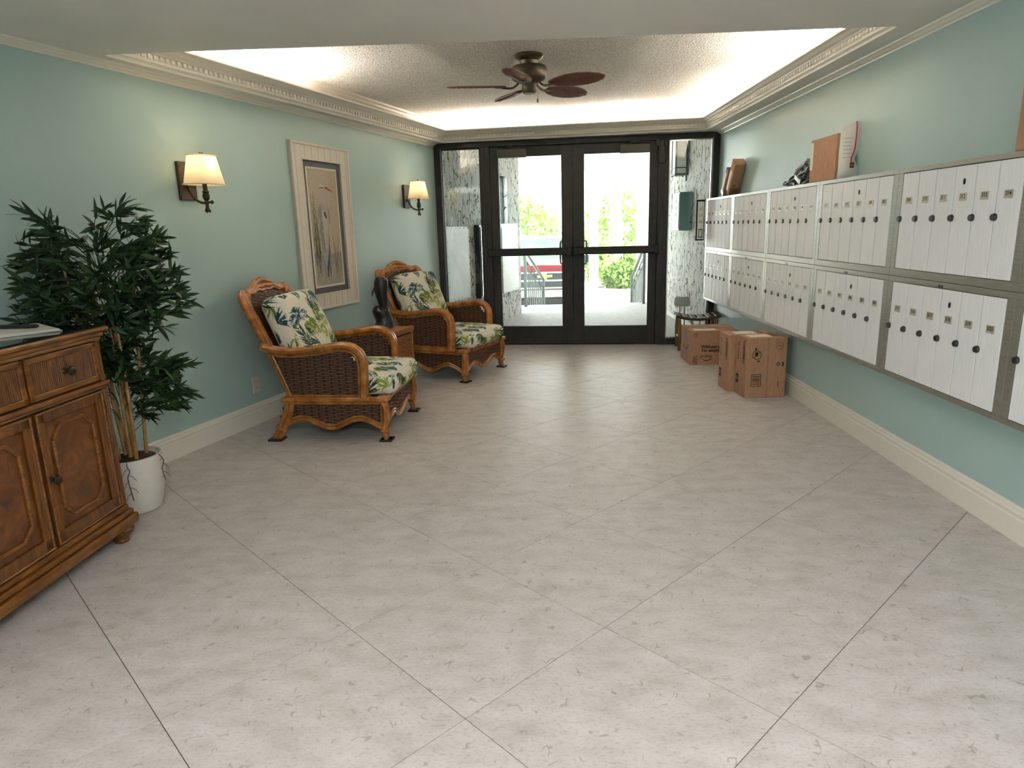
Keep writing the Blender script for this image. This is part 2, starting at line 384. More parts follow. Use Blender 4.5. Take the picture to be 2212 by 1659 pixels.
# walls (thick, outside the room)
def wall(name, a, b, outv, th, z0, z1, mat, label):
    a, b, o_ = Vector(a), Vector(b), Vector(outv)*th
    m = MB(); m.prism([(a.x, a.y), (b.x, b.y), ((b+o_).x, (b+o_).y), ((a+o_).x, (a+o_).y)], z0, z1)
    return tag(m.build(name, mat), label, 'wall', kind='structure')
def wpiece(m, s0, s1, z0, z1):
    p, q = lw(s0), lw(s1); o_ = -wn*.15; m.prism([(p.x, p.y), (q.x, q.y), ((q+o_).x, (q+o_).y), ((p+o_).x, (p+o_).y)], z0, z1)
SR, SB = (LR-W0).dot(wd), (LB-W0).dot(wd); WS0, WS1, WZ0, WZ1 = -6.6, -4.3, .55, 2.1
m = MB(); wpiece(m, SR, WS0, 0, 2.6); wpiece(m, WS1, SB, 0, 2.6); wpiece(m, WS0, WS1, 0, WZ0); wpiece(m, WS0, WS1, WZ1, 2.6)
tag(m.build('wall_left', 'wall_paint'), 'aqua painted wall behind the wicker chairs and heron picture', 'wall', kind='structure')
w = thing('added_window', 'wide added window in the aqua wall, unseen behind the viewer', 'window', tuple(lw((WS0+WS1)/2, -.06, WZ0)), WANG, kind='structure')  # added unseen window, lets sky light reach the mailbox wall
hw_, hz_ = (WS1-WS0)/2, WZ1-WZ0
for a, b, c, d in ((-hw_, 0, -hw_+.06, hz_), (hw_-.06, 0, hw_, hz_), (-hw_, 0, hw_, .06), (-hw_, hz_-.06, hw_, hz_), (-.03, 0, .03, hz_)):
    m = MB(); m.bb((-.03, a, b), (.03, c, d)); m.build('window_frame', 'trim_white', w)
m = MB(); m.bb((-.003, -hw_+.06, .06), (.003, hw_-.06, hz_-.06)); m.build('pane', 'clear_glass', w)
po = area('window_portal', tuple(lw((WS0+WS1)/2, -.2, (WZ0+WZ1)/2)), (0, R(90), WANG), hz_+.1, 2*hw_+.1, 1, (1, 1, 1)); po.data.cycles.is_portal = True  # samples sky light through the added window
po.rotation_euler = (Matrix.Rotation(WANG, 3, 'Z') @ Matrix.Rotation(R(-90), 3, 'Y')).to_euler()
wall('wall_right', RR, RB, (1, 0, 0), .15, 0, 2.6, 'wall_paint', 'aqua painted wall carrying the bank of mailboxes')
wall('wall_rear', LR, RR, (0, -1, 0), .15, 0, 2.6, 'wall_paint', 'aqua wall behind the viewer')

# floor: every tile clipped to the room outline
def clip(poly, region):
    out = poly
    for i in range(len(region)):
        a = region[i]; b = region[(i+1) % len(region)]; inp = out; out = []
        if not inp: return []
        sd = lambda p: (b[0]-a[0])*(p[1]-a[1]) - (b[1]-a[1])*(p[0]-a[0])
        for j in range(len(inp)):
            p, q = inp[j], inp[(j+1) % len(inp)]; dp, dq = sd(p), sd(q)
            if dp >= 0: out.append(p)
            if (dp >= 0) != (dq >= 0):
                t = dp/(dp-dq); out.append((p[0]+(q[0]-p[0])*t, p[1]+(q[1]-p[1])*t))
    return out
m = MB(); m.prism(room, -.08, -.0035)
floor = tag(m.build('floor', 'grout'), 'pale limestone tile floor laid on the diagonal', 'floor', kind='structure')
TA, TX, TY = .42974, .22543, 2.02817; G = .0019
def add_tile(i, j):
    c = (TX+i*TA, TY+j*TA); h = TA-G
    poly = clip([(c[0], c[1]-h), (c[0]+h, c[1]), (c[0], c[1]+h), (c[0]-h, c[1])], room)
    if len(poly) < 3: return
    ar = abs(sum(poly[k][0]*poly[(k+1) % len(poly)][1]-poly[(k+1) % len(poly)][0]*poly[k][1] for k in range(len(poly))))/2
    if ar < .0001: return
    m = MB(); m.prism([(x-c[0], y-c[1]) for x, y in poly], -.01, 0)
    m.build('tile', 'tile', floor, loc=(c[0], c[1], 0))
for j in range(-15, 16):
    for i in range(-12, 8):
        if (i+j) % 2: add_tile(i, j)

# baseboards: stepped profile
def sweep(a, b, prof, name, mat, label, cat='trim', out=None):
    """profile (out, z) swept from a to b; out = unit vector into the room"""
    a, b, o_ = Vector(a), Vector(b), Vector(out); n = len(prof); m = MB()
    vs = [a + o_*p + Vector((0, 0, z)) for p, z in prof] + [b + o_*p + Vector((0, 0, z)) for p, z in prof]
    m.add(vs, [tuple(range(n-1, -1, -1)), tuple(range(n, 2*n))] + [(i, (i+1) % n, n+(i+1) % n, n+i) for i in range(n)])
    return tag(m.build(name, mat), label, cat, kind='structure')
BBP = [(0, 0), (.016, 0), (.016, .096), (.013, .100), (.013, .112), (.017, .116), (.015, .124), (.010, .128), (.010, .138), (.006, .146), (0, .148)]
sweep(LR, LB, BBP, 'baseboard_left', 'trim_white', 'white stepped baseboard under the aqua wall with the picture', 'baseboard', wn)
sweep((XR, 3.72, 0), RB, BBP, 'baseboard_right', 'trim_white', 'white stepped baseboard below the far mailboxes', 'baseboard', (-1, 0, 0))
sweep(RR, (XR, 3.718, 0), BBP, 'baseboard_right.001', 'trim_white', 'white stepped baseboard below the near mailboxes, past its joint', 'baseboard', (-1, 0, 0))

# ceilings
m = MB(); m.prism([(LR.x, LR.y), (RR.x, RR.y), (XR, YBEAM), (lwx(YBEAM), YBEAM)], ZSOF, ZSOF+.03)
B0 = [Vector((lwx(YBEAM, .125), YBEAM)), Vector((-.905, 7.61)), Vector((1.80, 7.22)), Vector((1.80, YBEAM))]
B1 = [Vector((lwx(YBEAM, .258), YBEAM)), Vector((-.84, 7.36)), Vector((1.706, 7.03)), Vector((1.706, YBEAM))]
m.prism([(lwx(YBEAM), YBEAM), tuple(B0[0]), tuple(B0[1]), (LB.x, LB.y)], ZSOF, ZSOF+.02)
m.prism([(LB.x, LB.y), tuple(B0[1]), tuple(B0[2]), (RB.x, RB.y)], ZSOF, ZSOF+.02)
m.prism([tuple(B0[3]), (XR, YBEAM), (RB.x, RB.y), tuple(B0[2])], ZSOF, ZSOF+.02)
m.bb((lwx(YBEAM, .0), YBEAM-.03, ZSOF+.03), (XR, YBEAM-.002, ZCEIL))
tag(m.build('ceiling', 'soffit_paint'), 'plain dropped ceiling and soffit around the lit tray', 'ceiling', kind='structure')
m = MB(); m.prism([(lwx(YBEAM-.05, -.1), YBEAM-.05), (XR+.1, YBEAM-.05), (XR+.1, RB.y+.1), (LB.x-.1, LB.y+.1)], ZCEIL, ZCEIL+.05)
tag(m.build('ceiling.001', 'popcorn'), 'popcorn textured tray ceiling behind the fan', 'ceiling', kind='structure')
m = MB(); m.prism([(LR.x, LR.y), (RR.x, RR.y), (XR, YBEAM), (lwx(YBEAM), YBEAM)], ZSOF+.3, ZSOF+.33)
tag(m.build('roof_slab', 'concrete'), 'concrete slab above the dropped ceiling', 'slab', kind='structure')
# wall crown (small) on both walls
WCP = [(0, ZSOF-.034), (.006, ZSOF-.034), (.010, ZSOF-.026), (.020, ZSOF-.022), (.034, ZSOF-.012), (.044, ZSOF-.008), (.048, ZSOF), (0, ZSOF)]
sweep(LR, LB, WCP, 'trim_1', 'trim_white', 'small white crown along the top of the aqua wall over the picture', 'trim', wn)
sweep(RR, RB, WCP, 'trim_2', 'trim_white', 'small white crown along the top of the wall over the mailboxes', 'trim', (-1, 0, 0))
# dentil crown facing into the tray
CP = [(0, -.007), (.07, -.007), (.11, .004), (.18, .010), (.27, .013), (.30, .026), (.30, .050), (.40, .053), (.46, .060), (.62, .066), (.80, .078), (.90, .082), (1.0, .084), (1.0, .095), (.93, .095), (.60, .079), (.30, .067), (.13, .056), (0, .02)]
LBL = ['white dentil crown along the tray edge nearest the heron picture', 'white dentil crown along the tray edge above the glass doors', 'white dentil crown along the tray edge above the mailboxes']
dm = MB(); dm.box((0, 0, 0), (.021, .014, .022)); dmesh = dm.mesh('dentil', 'trim_white')
for k in range(3):
    m = MB(); n = len(CP); vs = []
    for e_ in (k, k+1):
        for f, z in CP:
            p = B0[e_].lerp(B1[e_], f); vs.append((p.x, p.y, ZSOF+z))
    m.add(vs, [tuple(range(n-1, -1, -1)), tuple(range(n, 2*n))] + [(i, (i+1) % n, n+(i+1) % n, n+i) for i in range(n)])
    o = tag(m.build(f'trim_{3+k}', 'trim_white'), LBL[k], 'trim', kind='structure')
    a = B0[k].lerp(B1[k], .345); b = B0[k+1].lerp(B1[k+1], .345); L = (b-a).length; cnt = int(L/.0405); ang = math.atan2(b.y-a.y, b.x-a.x)
    for i in range(cnt):
        p = a.lerp(b, (i+.5)/cnt); link('dentil', dmesh, o, (p.x, p.y, ZSOF+.039), (0, 0, ang))
# white frieze and upper crown above the trough
FZP = [(0, ZSOF+.02), (.006, ZSOF+.02), (.006, 2.385), (.014, 2.39), (.018, 2.40), (.03, 2.41), (.036, 2.425), (.052, 2.436), (.06, ZCEIL), (0, ZCEIL)]
sweep((lwx(YBEAM), YBEAM, 0), LB, FZP, 'trim_6', 'frieze_white', 'white cove backing and crown over the wall with sconces', 'trim', wn)
sweep(LB, RB, FZP, 'trim_7', 'frieze_white', 'white cove backing and crown over the glass doors', 'trim', -bo)
sweep((XR, YBEAM, 0), RB, FZP, 'trim_8', 'frieze_white', 'white cove backing and crown over the mailbox wall', 'trim', (-1, 0, 0))
# cove lamps: strip fixtures lying in the trough
def cove_lamp(a, b, inward, power, label):
    a, b = Vector(a), Vector(b); c = (a+b)/2; L = (b-a).length; ang = math.atan2(b.y-a.y, b.x-a.x)
    t = thing('cove_light', label, 'light', (c.x, c.y, ZSOF+.02), ang, 'strip lights in the ceiling cove')
    m = MB(); m.box((0, 0, .010), (L, .03, .02)); m.build('housing', 'trim_white', t)
    m = MB(); m.tube([(-L/2+.01, 0, .032), (L/2-.01, 0, .032)], .011, 8); m.build('tube', 'tube_glow', t, smooth=True)
    lo = area('tube_light', (0, 0, .05), (R(180), 0, 0), L-.04, .03, power, (1, .92, .83), t); return t
WARM = 1
off = .15
def lwp(y, o): return (lwx(y, o), y)
cove_lamp(lwp(3.75, .085), lwp(5.1, .085), 0, 46, 'warm strip light in the cove above the nearer sconce')
cove_lamp(tuple(bk(.15, -.10).xy), tuple(bk(1.15, -.12).xy), 0, 15, 'warm strip light in the cove above the left door leaf')
cove_lamp(tuple(bk(1.55, -.12).xy), tuple(bk(2.7, -.14).xy), 0, 15, 'warm strip light in the cove above the right door leaf')
cove_lamp((XR-.10, 3.75), (XR-.10, 5.05), 0, 36, 'warm strip light in the cove above the nearer mailboxes')
cove_lamp((XR-.10, 5.5), (XR-.10, 6.7), 0, 12, 'warm strip light in the cove above the farther mailboxes')

# ceiling light panels added out of view to light the near room
def added_panel(x, y, label, p):
    t = thing('added_light_panel', label, 'light', (x, y, ZSOF), 0, 'added light panels in the dropped ceiling')
    m = MB()
    for a, b, c, d in ((-.62, -.32, .62, -.28), (-.62, .28, .62, .32), (-.62, -.28, -.58, .28), (.58, -.28, .62, .28)): m.bb((a, b, -.02), (c, d, -.0005))
    m.build('frame', 'trim_white', t, bevel=.003)
    m = MB(); m.bb((-.58, -.28, -.012), (.58, .28, -.006)); m.build('diffuser', 'added_panel_glow', t)
    area('panel_light', (0, 0, -.03), (0, 0, 0), 1.12, .52, p, (1.0, .96, 1.0), t)
added_panel(.35, -.35, 'added ceiling light panel, unseen just behind the viewer', 21)
added_panel(.2, -2.3, 'added ceiling light panel, unseen, nearest the rear wall', 20)

# ---------------------------------------------------------------- glass entrance
ent = thing('door_frame', 'dark bronze aluminium frame around the glass entrance', 'door frame', tuple(BL), BANG, kind='structure')
FY0, FY1 = -.045, .055      # room side / outside
m = MB()
m.bb((UL+.002, FY0, 0), (-.005, FY1, 2.21)); m.bb((2.885, FY0, 0), (2.95, FY1, 2.21))
m.build('post', 'bronze_frame', ent, bevel=.003)
m = MB(); m.bb((-.004, FY0, 2.155), (2.884, FY1, 2.212)); m.build('header', 'bronze_frame', ent, bevel=.003)
m = MB(); m.bb((-.004, FY0+.012, 2.165), (2.884, FY0-.006, 2.178)); m.build('header_bead', 'bronze_frame', ent)
for a, b in ((.432, .537), (2.328, 2.440)):
    m = MB(); m.bb((a, FY0, 0), (b, FY1, 2.154)); m.bb((a+.02, FY0-.006, 0), (b-.05, FY0, 2.154)); m.build('mullion', 'bronze_frame', ent, bevel=.002)
m = MB(); m.bb((-.004, FY0, 0), (.431, FY1, .07)); m.bb((2.441, FY0, 0), (2.884, FY1, .065)); m.build('sill', 'bronze_frame', ent, bevel=.003)
m = MB(); m.bb((.538, -.03, 0), (2.327, .05, .006)); m.bb((.538, .0225, 0), (2.327, .05, .022)); m.build('threshold', 'bronze_frame', ent)
m = MB(); m.bb((1.42, .023, .023), (1.44, .029, 2.154)); m.bb((.538, .023, 2.140), (2.327, .035, 2.156)); m.bb((.532, .023, .023), (.545, .035, 2.156)); m.bb((2.32, .023, .023), (2.333, .035, 2.156)); m.build('weather_strip', 'gasket', ent)
m = MB(); m.lathe([(.006, -.005), (.006, .005)], (2.36, FY0-.004, 1.30), 8, 'Y'); m.build('screw', 'black_metal', ent)
for nm, a, b, z0, lab in (('window_1', 0.0, .430, .072, 'narrow glass sidelight beside the chair with palm cushions'), ('window_2', 2.442, 2.883, .067, 'narrow glass sidelight behind the small wooden chair')):
    w = thing(nm, lab, 'window', tuple(BL), BANG, kind='structure')
    m = MB(); m.bb((a, -.003, z0), (b, .003, 2.153)); m.build('pane', 'clear_glass', w)
    m = MB()
    for q in ((a, b, z0, z0+.012), (a, b, 2.141, 2.153)): m.bb((q[0], -.012, q[2]), (q[1], .012, q[3]))
    m.bb((a, -.012, z0), (a+.012, .012, 2.153)); m.bb((b-.012, -.012, z0), (b, .012, 2.153)); m.build('glazing_bead', 'chrome' if nm == 'window_2' else 'bronze_frame', w)
def leaf(name, u0, u1, g0, g1, hinge_left, label):
    d = thing(name, label, 'door', tuple(BL), BANG, kind='structure')
    y0, y1 = -.022, .022
    for a, b in ((u0, g0), (g1, u1)):
        m = MB(); m.bb((a, y0, .010), (b, y1, 2.150)); m.build('stile', 'bronze_frame', d, bevel=.003)
    m = MB(); m.bb((g0, y0, 2.048), (g1, y1, 2.150)); m.build('top_rail', 'bronze_frame', d, bevel=.003)
    m = MB(); m.bb((g0, y0, .010), (g1, y1, .212)); m.build('bottom_rail', 'bronze_frame', d, bevel=.003)
    m = MB(); m.bb((g0, -.003, .212), (g1, .003, 2.048)); m.build('pane', 'clear_glass', d)
    # push bar
    b0, b1 = (u0-.03, u1-.016) if hinge_left else (u0+.012, u1+.02)
    m = MB(); m.bb((b0, -.105, 1.001), (b1, -.060, 1.081)); pb = m.build('push_bar', 'black_metal', d, bevel=.012, seg=3)
    m = MB(); m.bb((b0-.004, -.108, .996), (b0+.045, -.0225, 1.086)); m.bb((b1-.045, -.108, .996), (b1+.004, -.0225, 1.086)); m.build('end_bracket', 'black_metal', pb, bevel=.006)
    # closer
    a = u0+.09 if hinge_left else u1-.40
    m = MB(); m.bb((a, -.085, 2.035), (a+.31, -.0225, 2.125)); cl = m.build('door_closer', 'closer_metal', d, bevel=.006)
    s_ = 1 if hinge_left else 1
    m = MB(); m.bb((a+.10, -.072, 2.136), (a+.33, -.055, 2.146)); m.lathe([(.018, 2.125), (.018, 2.15)], (a+.12, -.06, 0), 12); m.bb((a+.09, -.075, 2.140), (a+.17, -.04, 2.158)); m.build('closer_arm', 'black_metal', cl)
    # pull handle on the outside, lock cylinders inside
    hx = g1+.01 if hinge_left else g0-.01
    sg = -1 if hinge_left else 1
    hp = smooth_path([(hx, .022, 1.14), (hx+sg*.012, .055, 1.145), (hx+sg*.03, .085, 1.125), (hx+sg*.032, .09, 1.02), (hx+sg*.03, .085, .915), (hx+sg*.012, .055, .895), (hx, .022, .90)], 5)
    m = MB(); m.tube(hp, .011, 8); m.build('pull_handle', 'black_metal', d, smooth=True)
    lx = u1-.045 if hinge_left else u0+.045
    for z in (1.15, .88):
        m = MB(); m.lathe([(.014, -.03), (.014, -.0215)], (lx, 0, z), 12, 'Y'); m.build('lock_cylinder', 'black_metal', d)
    return d
leaf('door_1', .539, 1.4290, .630, 1.308, True, 'left glass door leaf with black push bar')
leaf('door_2', 1.4310, 2.3260, 1.554, 2.240, False, 'right glass door leaf with black push bar')
# wire loop between frame and door
t = thing('door_contact_loop', 'black armoured cable loop between two small boxes above the right door', 'cable', tuple(bk(2.36, -.05, 2.16)), BANG)
for x in (-.042, .042):
    m = MB(); m.box((x, -.012, -.03), (.036, .02, .075)); m.build('junction_box', 'black_metal', t, bevel=.003)
m = MB(); m.tube(smooth_path([(-.042, -.014, -.067), (-.058, -.016, -.14), (-.05, -.018, -.21), (0, -.02, -.245), (.05, -.018, -.21), (.058, -.016, -.14), (.042, -.014, -.067)], 6), .005, 6); m.build('cable', 'black_metal', t, smooth=True)
# directory panel on the frame post
t = thing('intercom_panel', 'narrow white intercom panel with black border at the end of the mailboxes', 'intercom', tuple(bk(2.772, -.05, 1.12)), BANG)
m = MB(); m.bb((-.045, -.016, 0), (.045, .004, .42)); m.build('housing', 'black_metal', t, bevel=.003)
m = MB(); m.bb((-.028, -.020, .015), (.036, -.015, .40)); m.build('face', 'panel_white', t)
m = MB(); m.bb((-.016, -.022, .03), (.026, -.019, .12)); m.build('card_holder', 'black_metal', t)
m = MB(); m.bb((-.009, -.023, .04), (.019, -.021, .11)); m.build('card', 'paper', t)
for i in range(3): m = MB(); m.bb((-.014, -.0215, .18+i*.065), (.020, -.019, .21+i*.065)); m.build('button_strip', 'label_brass', t)

# ---------------------------------------------------------------- mailboxes
NUMS = [[*range(101, 107)], [*range(107, 113)], [*range(113, 119)], [119, 120, 201, 202, 203, 204], [*range(205, 211)], [*range(211, 217)],
        [217, 218, 219, 220, 301, 302], [*range(303, 309)], [*range(309, 315)], [*range(315, 321)], [*range(401, 407)], [*range(407, 413)]]
XF = 1.87; PITCH = .9495; Y0M = 7.405
dwm = MB(); dwm.box((0, 0, 0), (.008, .1362, .462)); door_up = dwm.mesh('mailbox_door', 'mail_aluminium', bevel=.0008, seg=1)
lkm = MB(); lkm.lathe([(.0155, 0), (.0155, -.006), (.013, -.010), (.013, -.012), (.001, -.012)], ax='X', n=14); lock_me = lkm.mesh('lock', 'lock_metal', smooth=True)
khm = MB(); khm.add([(0, .007*math.cos(a), .013*math.sin(a)) for a in np.linspace(0, 6.283, 13)[:-1]] + [(-.003, .007*math.cos(a), .013*math.sin(a)) for a in np.linspace(0, 6.283, 13)[:-1]], [tuple(range(12, 24))] + [(i, (i+1) % 12, 12+(i+1) % 12, 12+i) for i in range(12)]); key_me = khm.mesh('keyhole', 'gasket')
plm = MB(); plm.box((-.001, 0, 0), (.003, .050, .029)); plm.box((-.0012, 0, -.0165), (.004, .050, .004)); plate_me = plm.mesh('number_plate', 'label_brass')
for k in range(6):
    yk = Y0M - PITCH*k
    for row in range(2):
        nums = NUMS[k*2+row]; z0, z1 = ((1.021, 1.548), (.500, 1.019))[row]
        d0, d1 = ((1.060, 1.522), (.528, .990))[row]
        t = thing('mailbox_unit', f"{('upper', 'lower')[row]} aluminium mailbox unit, {('nearest the glass doors', 'second from the glass doors', 'third from the glass doors', 'fourth from the glass doors', 'fifth from the glass doors', 'cut off by the picture edge')[k]}, doors {nums[0]} to {nums[-1]}", 'mailbox', (XF, yk-PITCH/2, 0), 0, 'mailbox units on the aqua wall')
        h = PITCH/2-.001; yl = h-.045; yr = yl-.855
        m = MB(); m.bb((.030, -h, z0), (.114, h, z1)); m.build('body', 'mail_frame', t)
        m = MB()
        m.bb((0, -h, z0), (.030, h, d0-.003)); m.bb((0, -h, d1+.003), (.030, h, z1)); m.bb((0, yl+.003, d0-.003), (.030, h, d1+.003)); m.bb((0, -h, d0-.003), (.030, yr-.003, d1+.003))
        m.build('face_frame', 'mail_frame', t, bevel=.0015)
        m = MB(); m.bb((.009, yr-.003, d0-.003), (.012, yl+.003, d1+.003)); m.build('door_recess', 'dark_gap', t)
        if row == 1:
            m = MB(); m.bb((-.003, .0, z1-.024), (0, .035, z1-.012)); m.build('maker_badge', 'lock_metal', t)
        for i, nu in enumerate(nums):
            yc = yl-.07125-i*.1425; zc = (d0+d1)/2
            dr = link('mailbox_door', door_up, t, (.004, yc, zc))
            link('lock', lock_me, dr, (-.004, .0655, 1.304-1.291 if row == 0 else .765-.759))
            pz = 1.394-1.291 if row == 0 else .861-.759
            link('number_plate', plate_me, dr, (-.004, 0, pz))
            link('number', text_mesh(str(nu), .024, 'number_black', .0006), dr, (-.0072, 0, pz), (R(90), 0, R(-90)))
            if i == 3: link('keyhole', key_me, dr, (-.0045, .002, 1.456-1.291 if row == 0 else .925-.759))

# ---------------------------------------------------------------- parcels
def carton(name, label, loc, rotz, d, cat='box', group=None, rot=None, mat='cardboard'):
    t = thing(name, label, cat, loc, rotz, group)
    if rot: t.rotation_euler = rot
    x, y, z = d; m = MB(); m.bb((-x/2, -y/2, 0), (x/2, y/2, z)); m.build('carton', mat, t, bevel=.004)
    return t
def decal(t, name, mat, axis, pos, w, h, th=.0012):
    """flat print rectangle: axis 'x-','y-','z+' = face direction; pos = centre on that face"""
    m = MB()
    if axis == 'y-': m.box(pos, (w, th, h))
    elif axis == 'x-': m.box(pos, (th, w, h))
    else: m.box(pos, (w, h, th))
    return m.build(name, mat, t)
ROTY = {'y-': (R(90), 0, 0), 'x-': (R(90), 0, R(-90))}
def letter(t, s_, size, axis, pos, bold=.0015, spin=0):
    o = link('lettering', text_mesh(s_, size, 'print_black', bold), t, pos)
    mt = Matrix.Rotation(R(90), 4, 'X') @ Matrix.Rotation(spin, 4, 'Z')
    if axis == 'x-': mt = Matrix.Rotation(R(-90), 4, 'Z') @ mt
    if axis == 'z+': mt = Matrix.Rotation(spin, 4, 'Z')
    o.rotation_euler = mt.to_euler(); return o
def frame_print(t, name, mat, axis, pos, w, h, lw_):
    m = MB(); p = Vector(pos)
    for dx, dz, ww, hh in ((0, h/2, w, lw_), (0, -h/2, w, lw_), (w/2, 0, lw_, h), (-w/2, 0, lw_, h)):
        if axis == 'y-': m.box(p+Vector((dx, 0, dz)), (ww, .0012, hh))
        else: m.box(p+Vector((0, dx, dz)), (.0012, ww, hh))
    return m.build(name, mat, t)
def barcode(t, axis, pos, w, h, n=9):
    m = MB(); p = Vector(pos); x = -h/2
    for i in range(n):
        hh = h/n*rnd.uniform(.3, .75)
        if axis == 'y-': m.box(p+Vector((0, 0, -h/2+h*(i+.5)/n)), (w, .0012, hh))
        else: m.box(p+Vector((0, 0, -h/2+h*(i+.5)/n)), (.0012, w, hh))
    return m.build('barcode', 'print_black', t)
# large prime box behind
def smile(t, axis, pos, w, mat='print_black'):
    p = Vector(pos); pts = []
    for i in range(13):
        a = i/12; pts.append((w*(a-.5), -w*.2*math.sin(math.pi*a)))
    rr = [w*.02 + w*.035*math.sin(math.pi*i/12) for i in range(13)]
    f = (lambda x, z: p+Vector((x, 0, z))) if axis == 'y-' else (lambda x, z: p+Vector((0, -x, z)))
    m = MB(); m.tube([f(*q) for q in pts], rr, 6, flat=1); 
    m.tube([f(w*.40, .02*w), f(w*.53, w*.06), f(w*.50, -w*.09)], w*.03, 5)
    o = m.build('smile_mark', mat, t)
    if axis == 'y-': o.scale = (1, .02, 1); o.location.y = p.y*(1-.02)
    else: o.scale = (.02, 1, 1); o.location.x = p.x*(1-.02)
    return o
PW, PD, PH = .44, .40, .325
t = carton('shipping_box', 'wide cardboard box with blue tape and printed lettering beside the small chair', (1.485+PW/2, 6.28+PD/2, 0), R(.5), (PW, PD, PH), group='cardboard boxes on the floor')
fy = -PD/2-.0005; fx = -PW/2-.0005
decal(t, 'tape_strip', 'tape_blue', 'x-', (fx, 0, .20+.06), .045, .13); decal(t, 'tape_strip', 'tape_blue', 'x-', (fx, 0, .068), .045, .136)
decal(t, 'tape_strip', 'tape_brown', 'z+', (0, 0, PH+.0005), PW, .05)
decal(t, 'shipping_label', 'box_label', 'z+', (-.08, -.13, PH+.001), .2, .09)
smile(t, 'x-', (fx, 0, .165), .20)
letter(t, 'Without you', .042, 'y-', (-.012, fy, .172), .0017); letter(t, "I'm empty", .042, 'y-', (-.032, fy, .138), .0017); letter(t, 'prime', .048, 'y-', (-.075, fy, .085), .0004)
smile(t, 'y-', (-.07, fy, .058), .085)
m = MB()
for x in (-.185, -.168):
    m.box((x, fy, .283), (.004, .0012, .028)); m.box((x, fy, .296), (.011, .0012, .007))
m.box((-.177, fy, .265), (.035, .0012, .003)); m.build('arrow_mark', 'print_black', t)
frame_print(t, 'barcode_border', 'print_black', 'y-', (-.175, fy, .047), .04, .075, .003); barcode(t, 'y-', (-.175, fy, .047), .032, .062)
# two tall diaper-style cartons side by side
for nm, lab, x0, y0, w, d, h in (('tall', 'tall cardboard box standing in front, nearest carton under the mailboxes', 1.598, 5.03, .31, .205, .46), ('tall', 'tall cardboard box squeezed behind the nearest carton, white labels on top', 1.530, 5.242, .37, .225, .45)):
    near = y0 < 5.1
    t = carton('shipping_box', lab, (x0+w/2, y0+d/2, 0), R(4.5 if near else 3.0), (w, d, h), group='cardboard boxes on the floor')
    fx = -w/2-.0005; fy = -d/2-.0005
    letter(t, '10 count', .040, 'x-', (fx, d/2-.05, h-.115), .001, R(-90))
    frame_print(t, 'text_border', 'print_black', 'x-', (fx, -d/2+.05, h-.115), .026, .165, .004)
    letter(t, 'DIAPERS', .030, 'x-', (fx, -d/2+.05, h-.115), .0012, R(-90))
    decal(t, 'mark_block', 'print_black', 'x-', (fx, d/2-.045, .125), .045, .068); o = letter(t, 'B', .04, 'x-', (fx-.0008, d/2-.045, .125), .0015); o.data = text_mesh('B', .04, 'cardboard', .0015)
    if near:
        m = MB(); c = (-.075, fy, .33)
        for i in range(24):
            a, b = 2*math.pi*i/24, 2*math.pi*(i+1)/24
            m.box((c[0]+.033*math.cos(a), fy, c[2]+.033*math.sin(a)), (.009, .0012, .0045), Matrix.Rotation(-(a+math.pi/2), 3, 'Y'))
        m.box(c, (.066, .0012, .0045), Matrix.Rotation(R(-45), 3, 'Y'))
        m.box((-.085, fy, .375), (.012, .0012, .018)); m.box((-.06, fy, .282), (.016, .0012, .012)); m.box((-.078, fy, .336), (.022, .0012, .03)); m.build('no_cutter_mark', 'print_black', t)
        frame_print(t, 'barcode_border', 'print_black', 'y-', (-.072, fy, .135), .072, .09, .0045); barcode(t, 'y-', (-.072, fy, .135), .055, .07, 8)
        m = MB(); m.box((.012, fy, h/2), (.0015, .0012, h)); m.build('seam', 'logo_brown', t)
        m = MB()
        for i in range(18): a = 2*math.pi*i/18; m.box((.095+.026*math.cos(a), fy, .395+.026*math.sin(a)), (.009, .0012, .002), Matrix.Rotation(-(a+math.pi/2), 3, 'Y'))
        m.build('maker_ring', 'logo_brown', t); letter(t, 'BCT', .016, 'y-', (.095, fy, .395), .0002)
        decal(t, 'recycle_block', 'print_black', 'y-', (.128, fy, .255), .012, .034); letter(t, 'O', .034, 'y-', (.092, fy, .255), .001); letter(t, 'recycle', .014, 'y-', (.098, fy, .10), .0006, R(90))
    decal(t, 'shipping_label', 'box_label', 'z+', (-.03, -.005, h+.0008), .17, .12); m = MB(); m.box((.08, .02, h+.0006), (.06, .14, .0006)); m.build('tape_strip', 'tape_brown', t)
# parcels on the mailbox top
ZT = 1.549
t = carton('parcel', 'upright brown parcel with white side label on the mailboxes, beside the white mailer', (1.9235, 4.565, ZT), 0, (.095, .39, .268), 'parcel', 'parcels on top of the mailboxes')
decal(t, 'address_label', 'box_label', 'x-', (-.048, .172, .165), .04, .17)
# white padded mailer
t = thing('padded_mailer', 'white padded mailer with red stripe standing on the mailboxes', 'envelope', (1.928, 4.325, ZT), R(-4), 'parcels on top of the mailboxes')
m = MB(); nu, nv = 8, 16; vs = []; fs = []
for sgn in (-1, 1):
    for j in range(nv+1):
        v_ = j/nv; wv_ = .112 + .02*v_ - .025*math.exp(-((v_-.33)/.1)**2)
        for i in range(nu+1):
            u_ = i/nu; th = .022*(math.sin(math.pi*u_)**.7)*(math.sin(math.pi*min(1, v_*1.0))**.5)
            x = -.057 + u_*wv_ + .012*v_; zz = v_*(.30+.045*u_)
            vs.append((x, sgn*th + .03*v_*v_ - .004*math.sin(9*v_), zz))
st = (nu+1)*(nv+1)
for g in (0, 1):
    for j in range(nv):
        for i in range(nu):
            q = (g*st+j*(nu+1)+i, g*st+j*(nu+1)+i+1, g*st+(j+1)*(nu+1)+i+1, g*st+(j+1)*(nu+1)+i); fs.append(q if g else q[::-1])
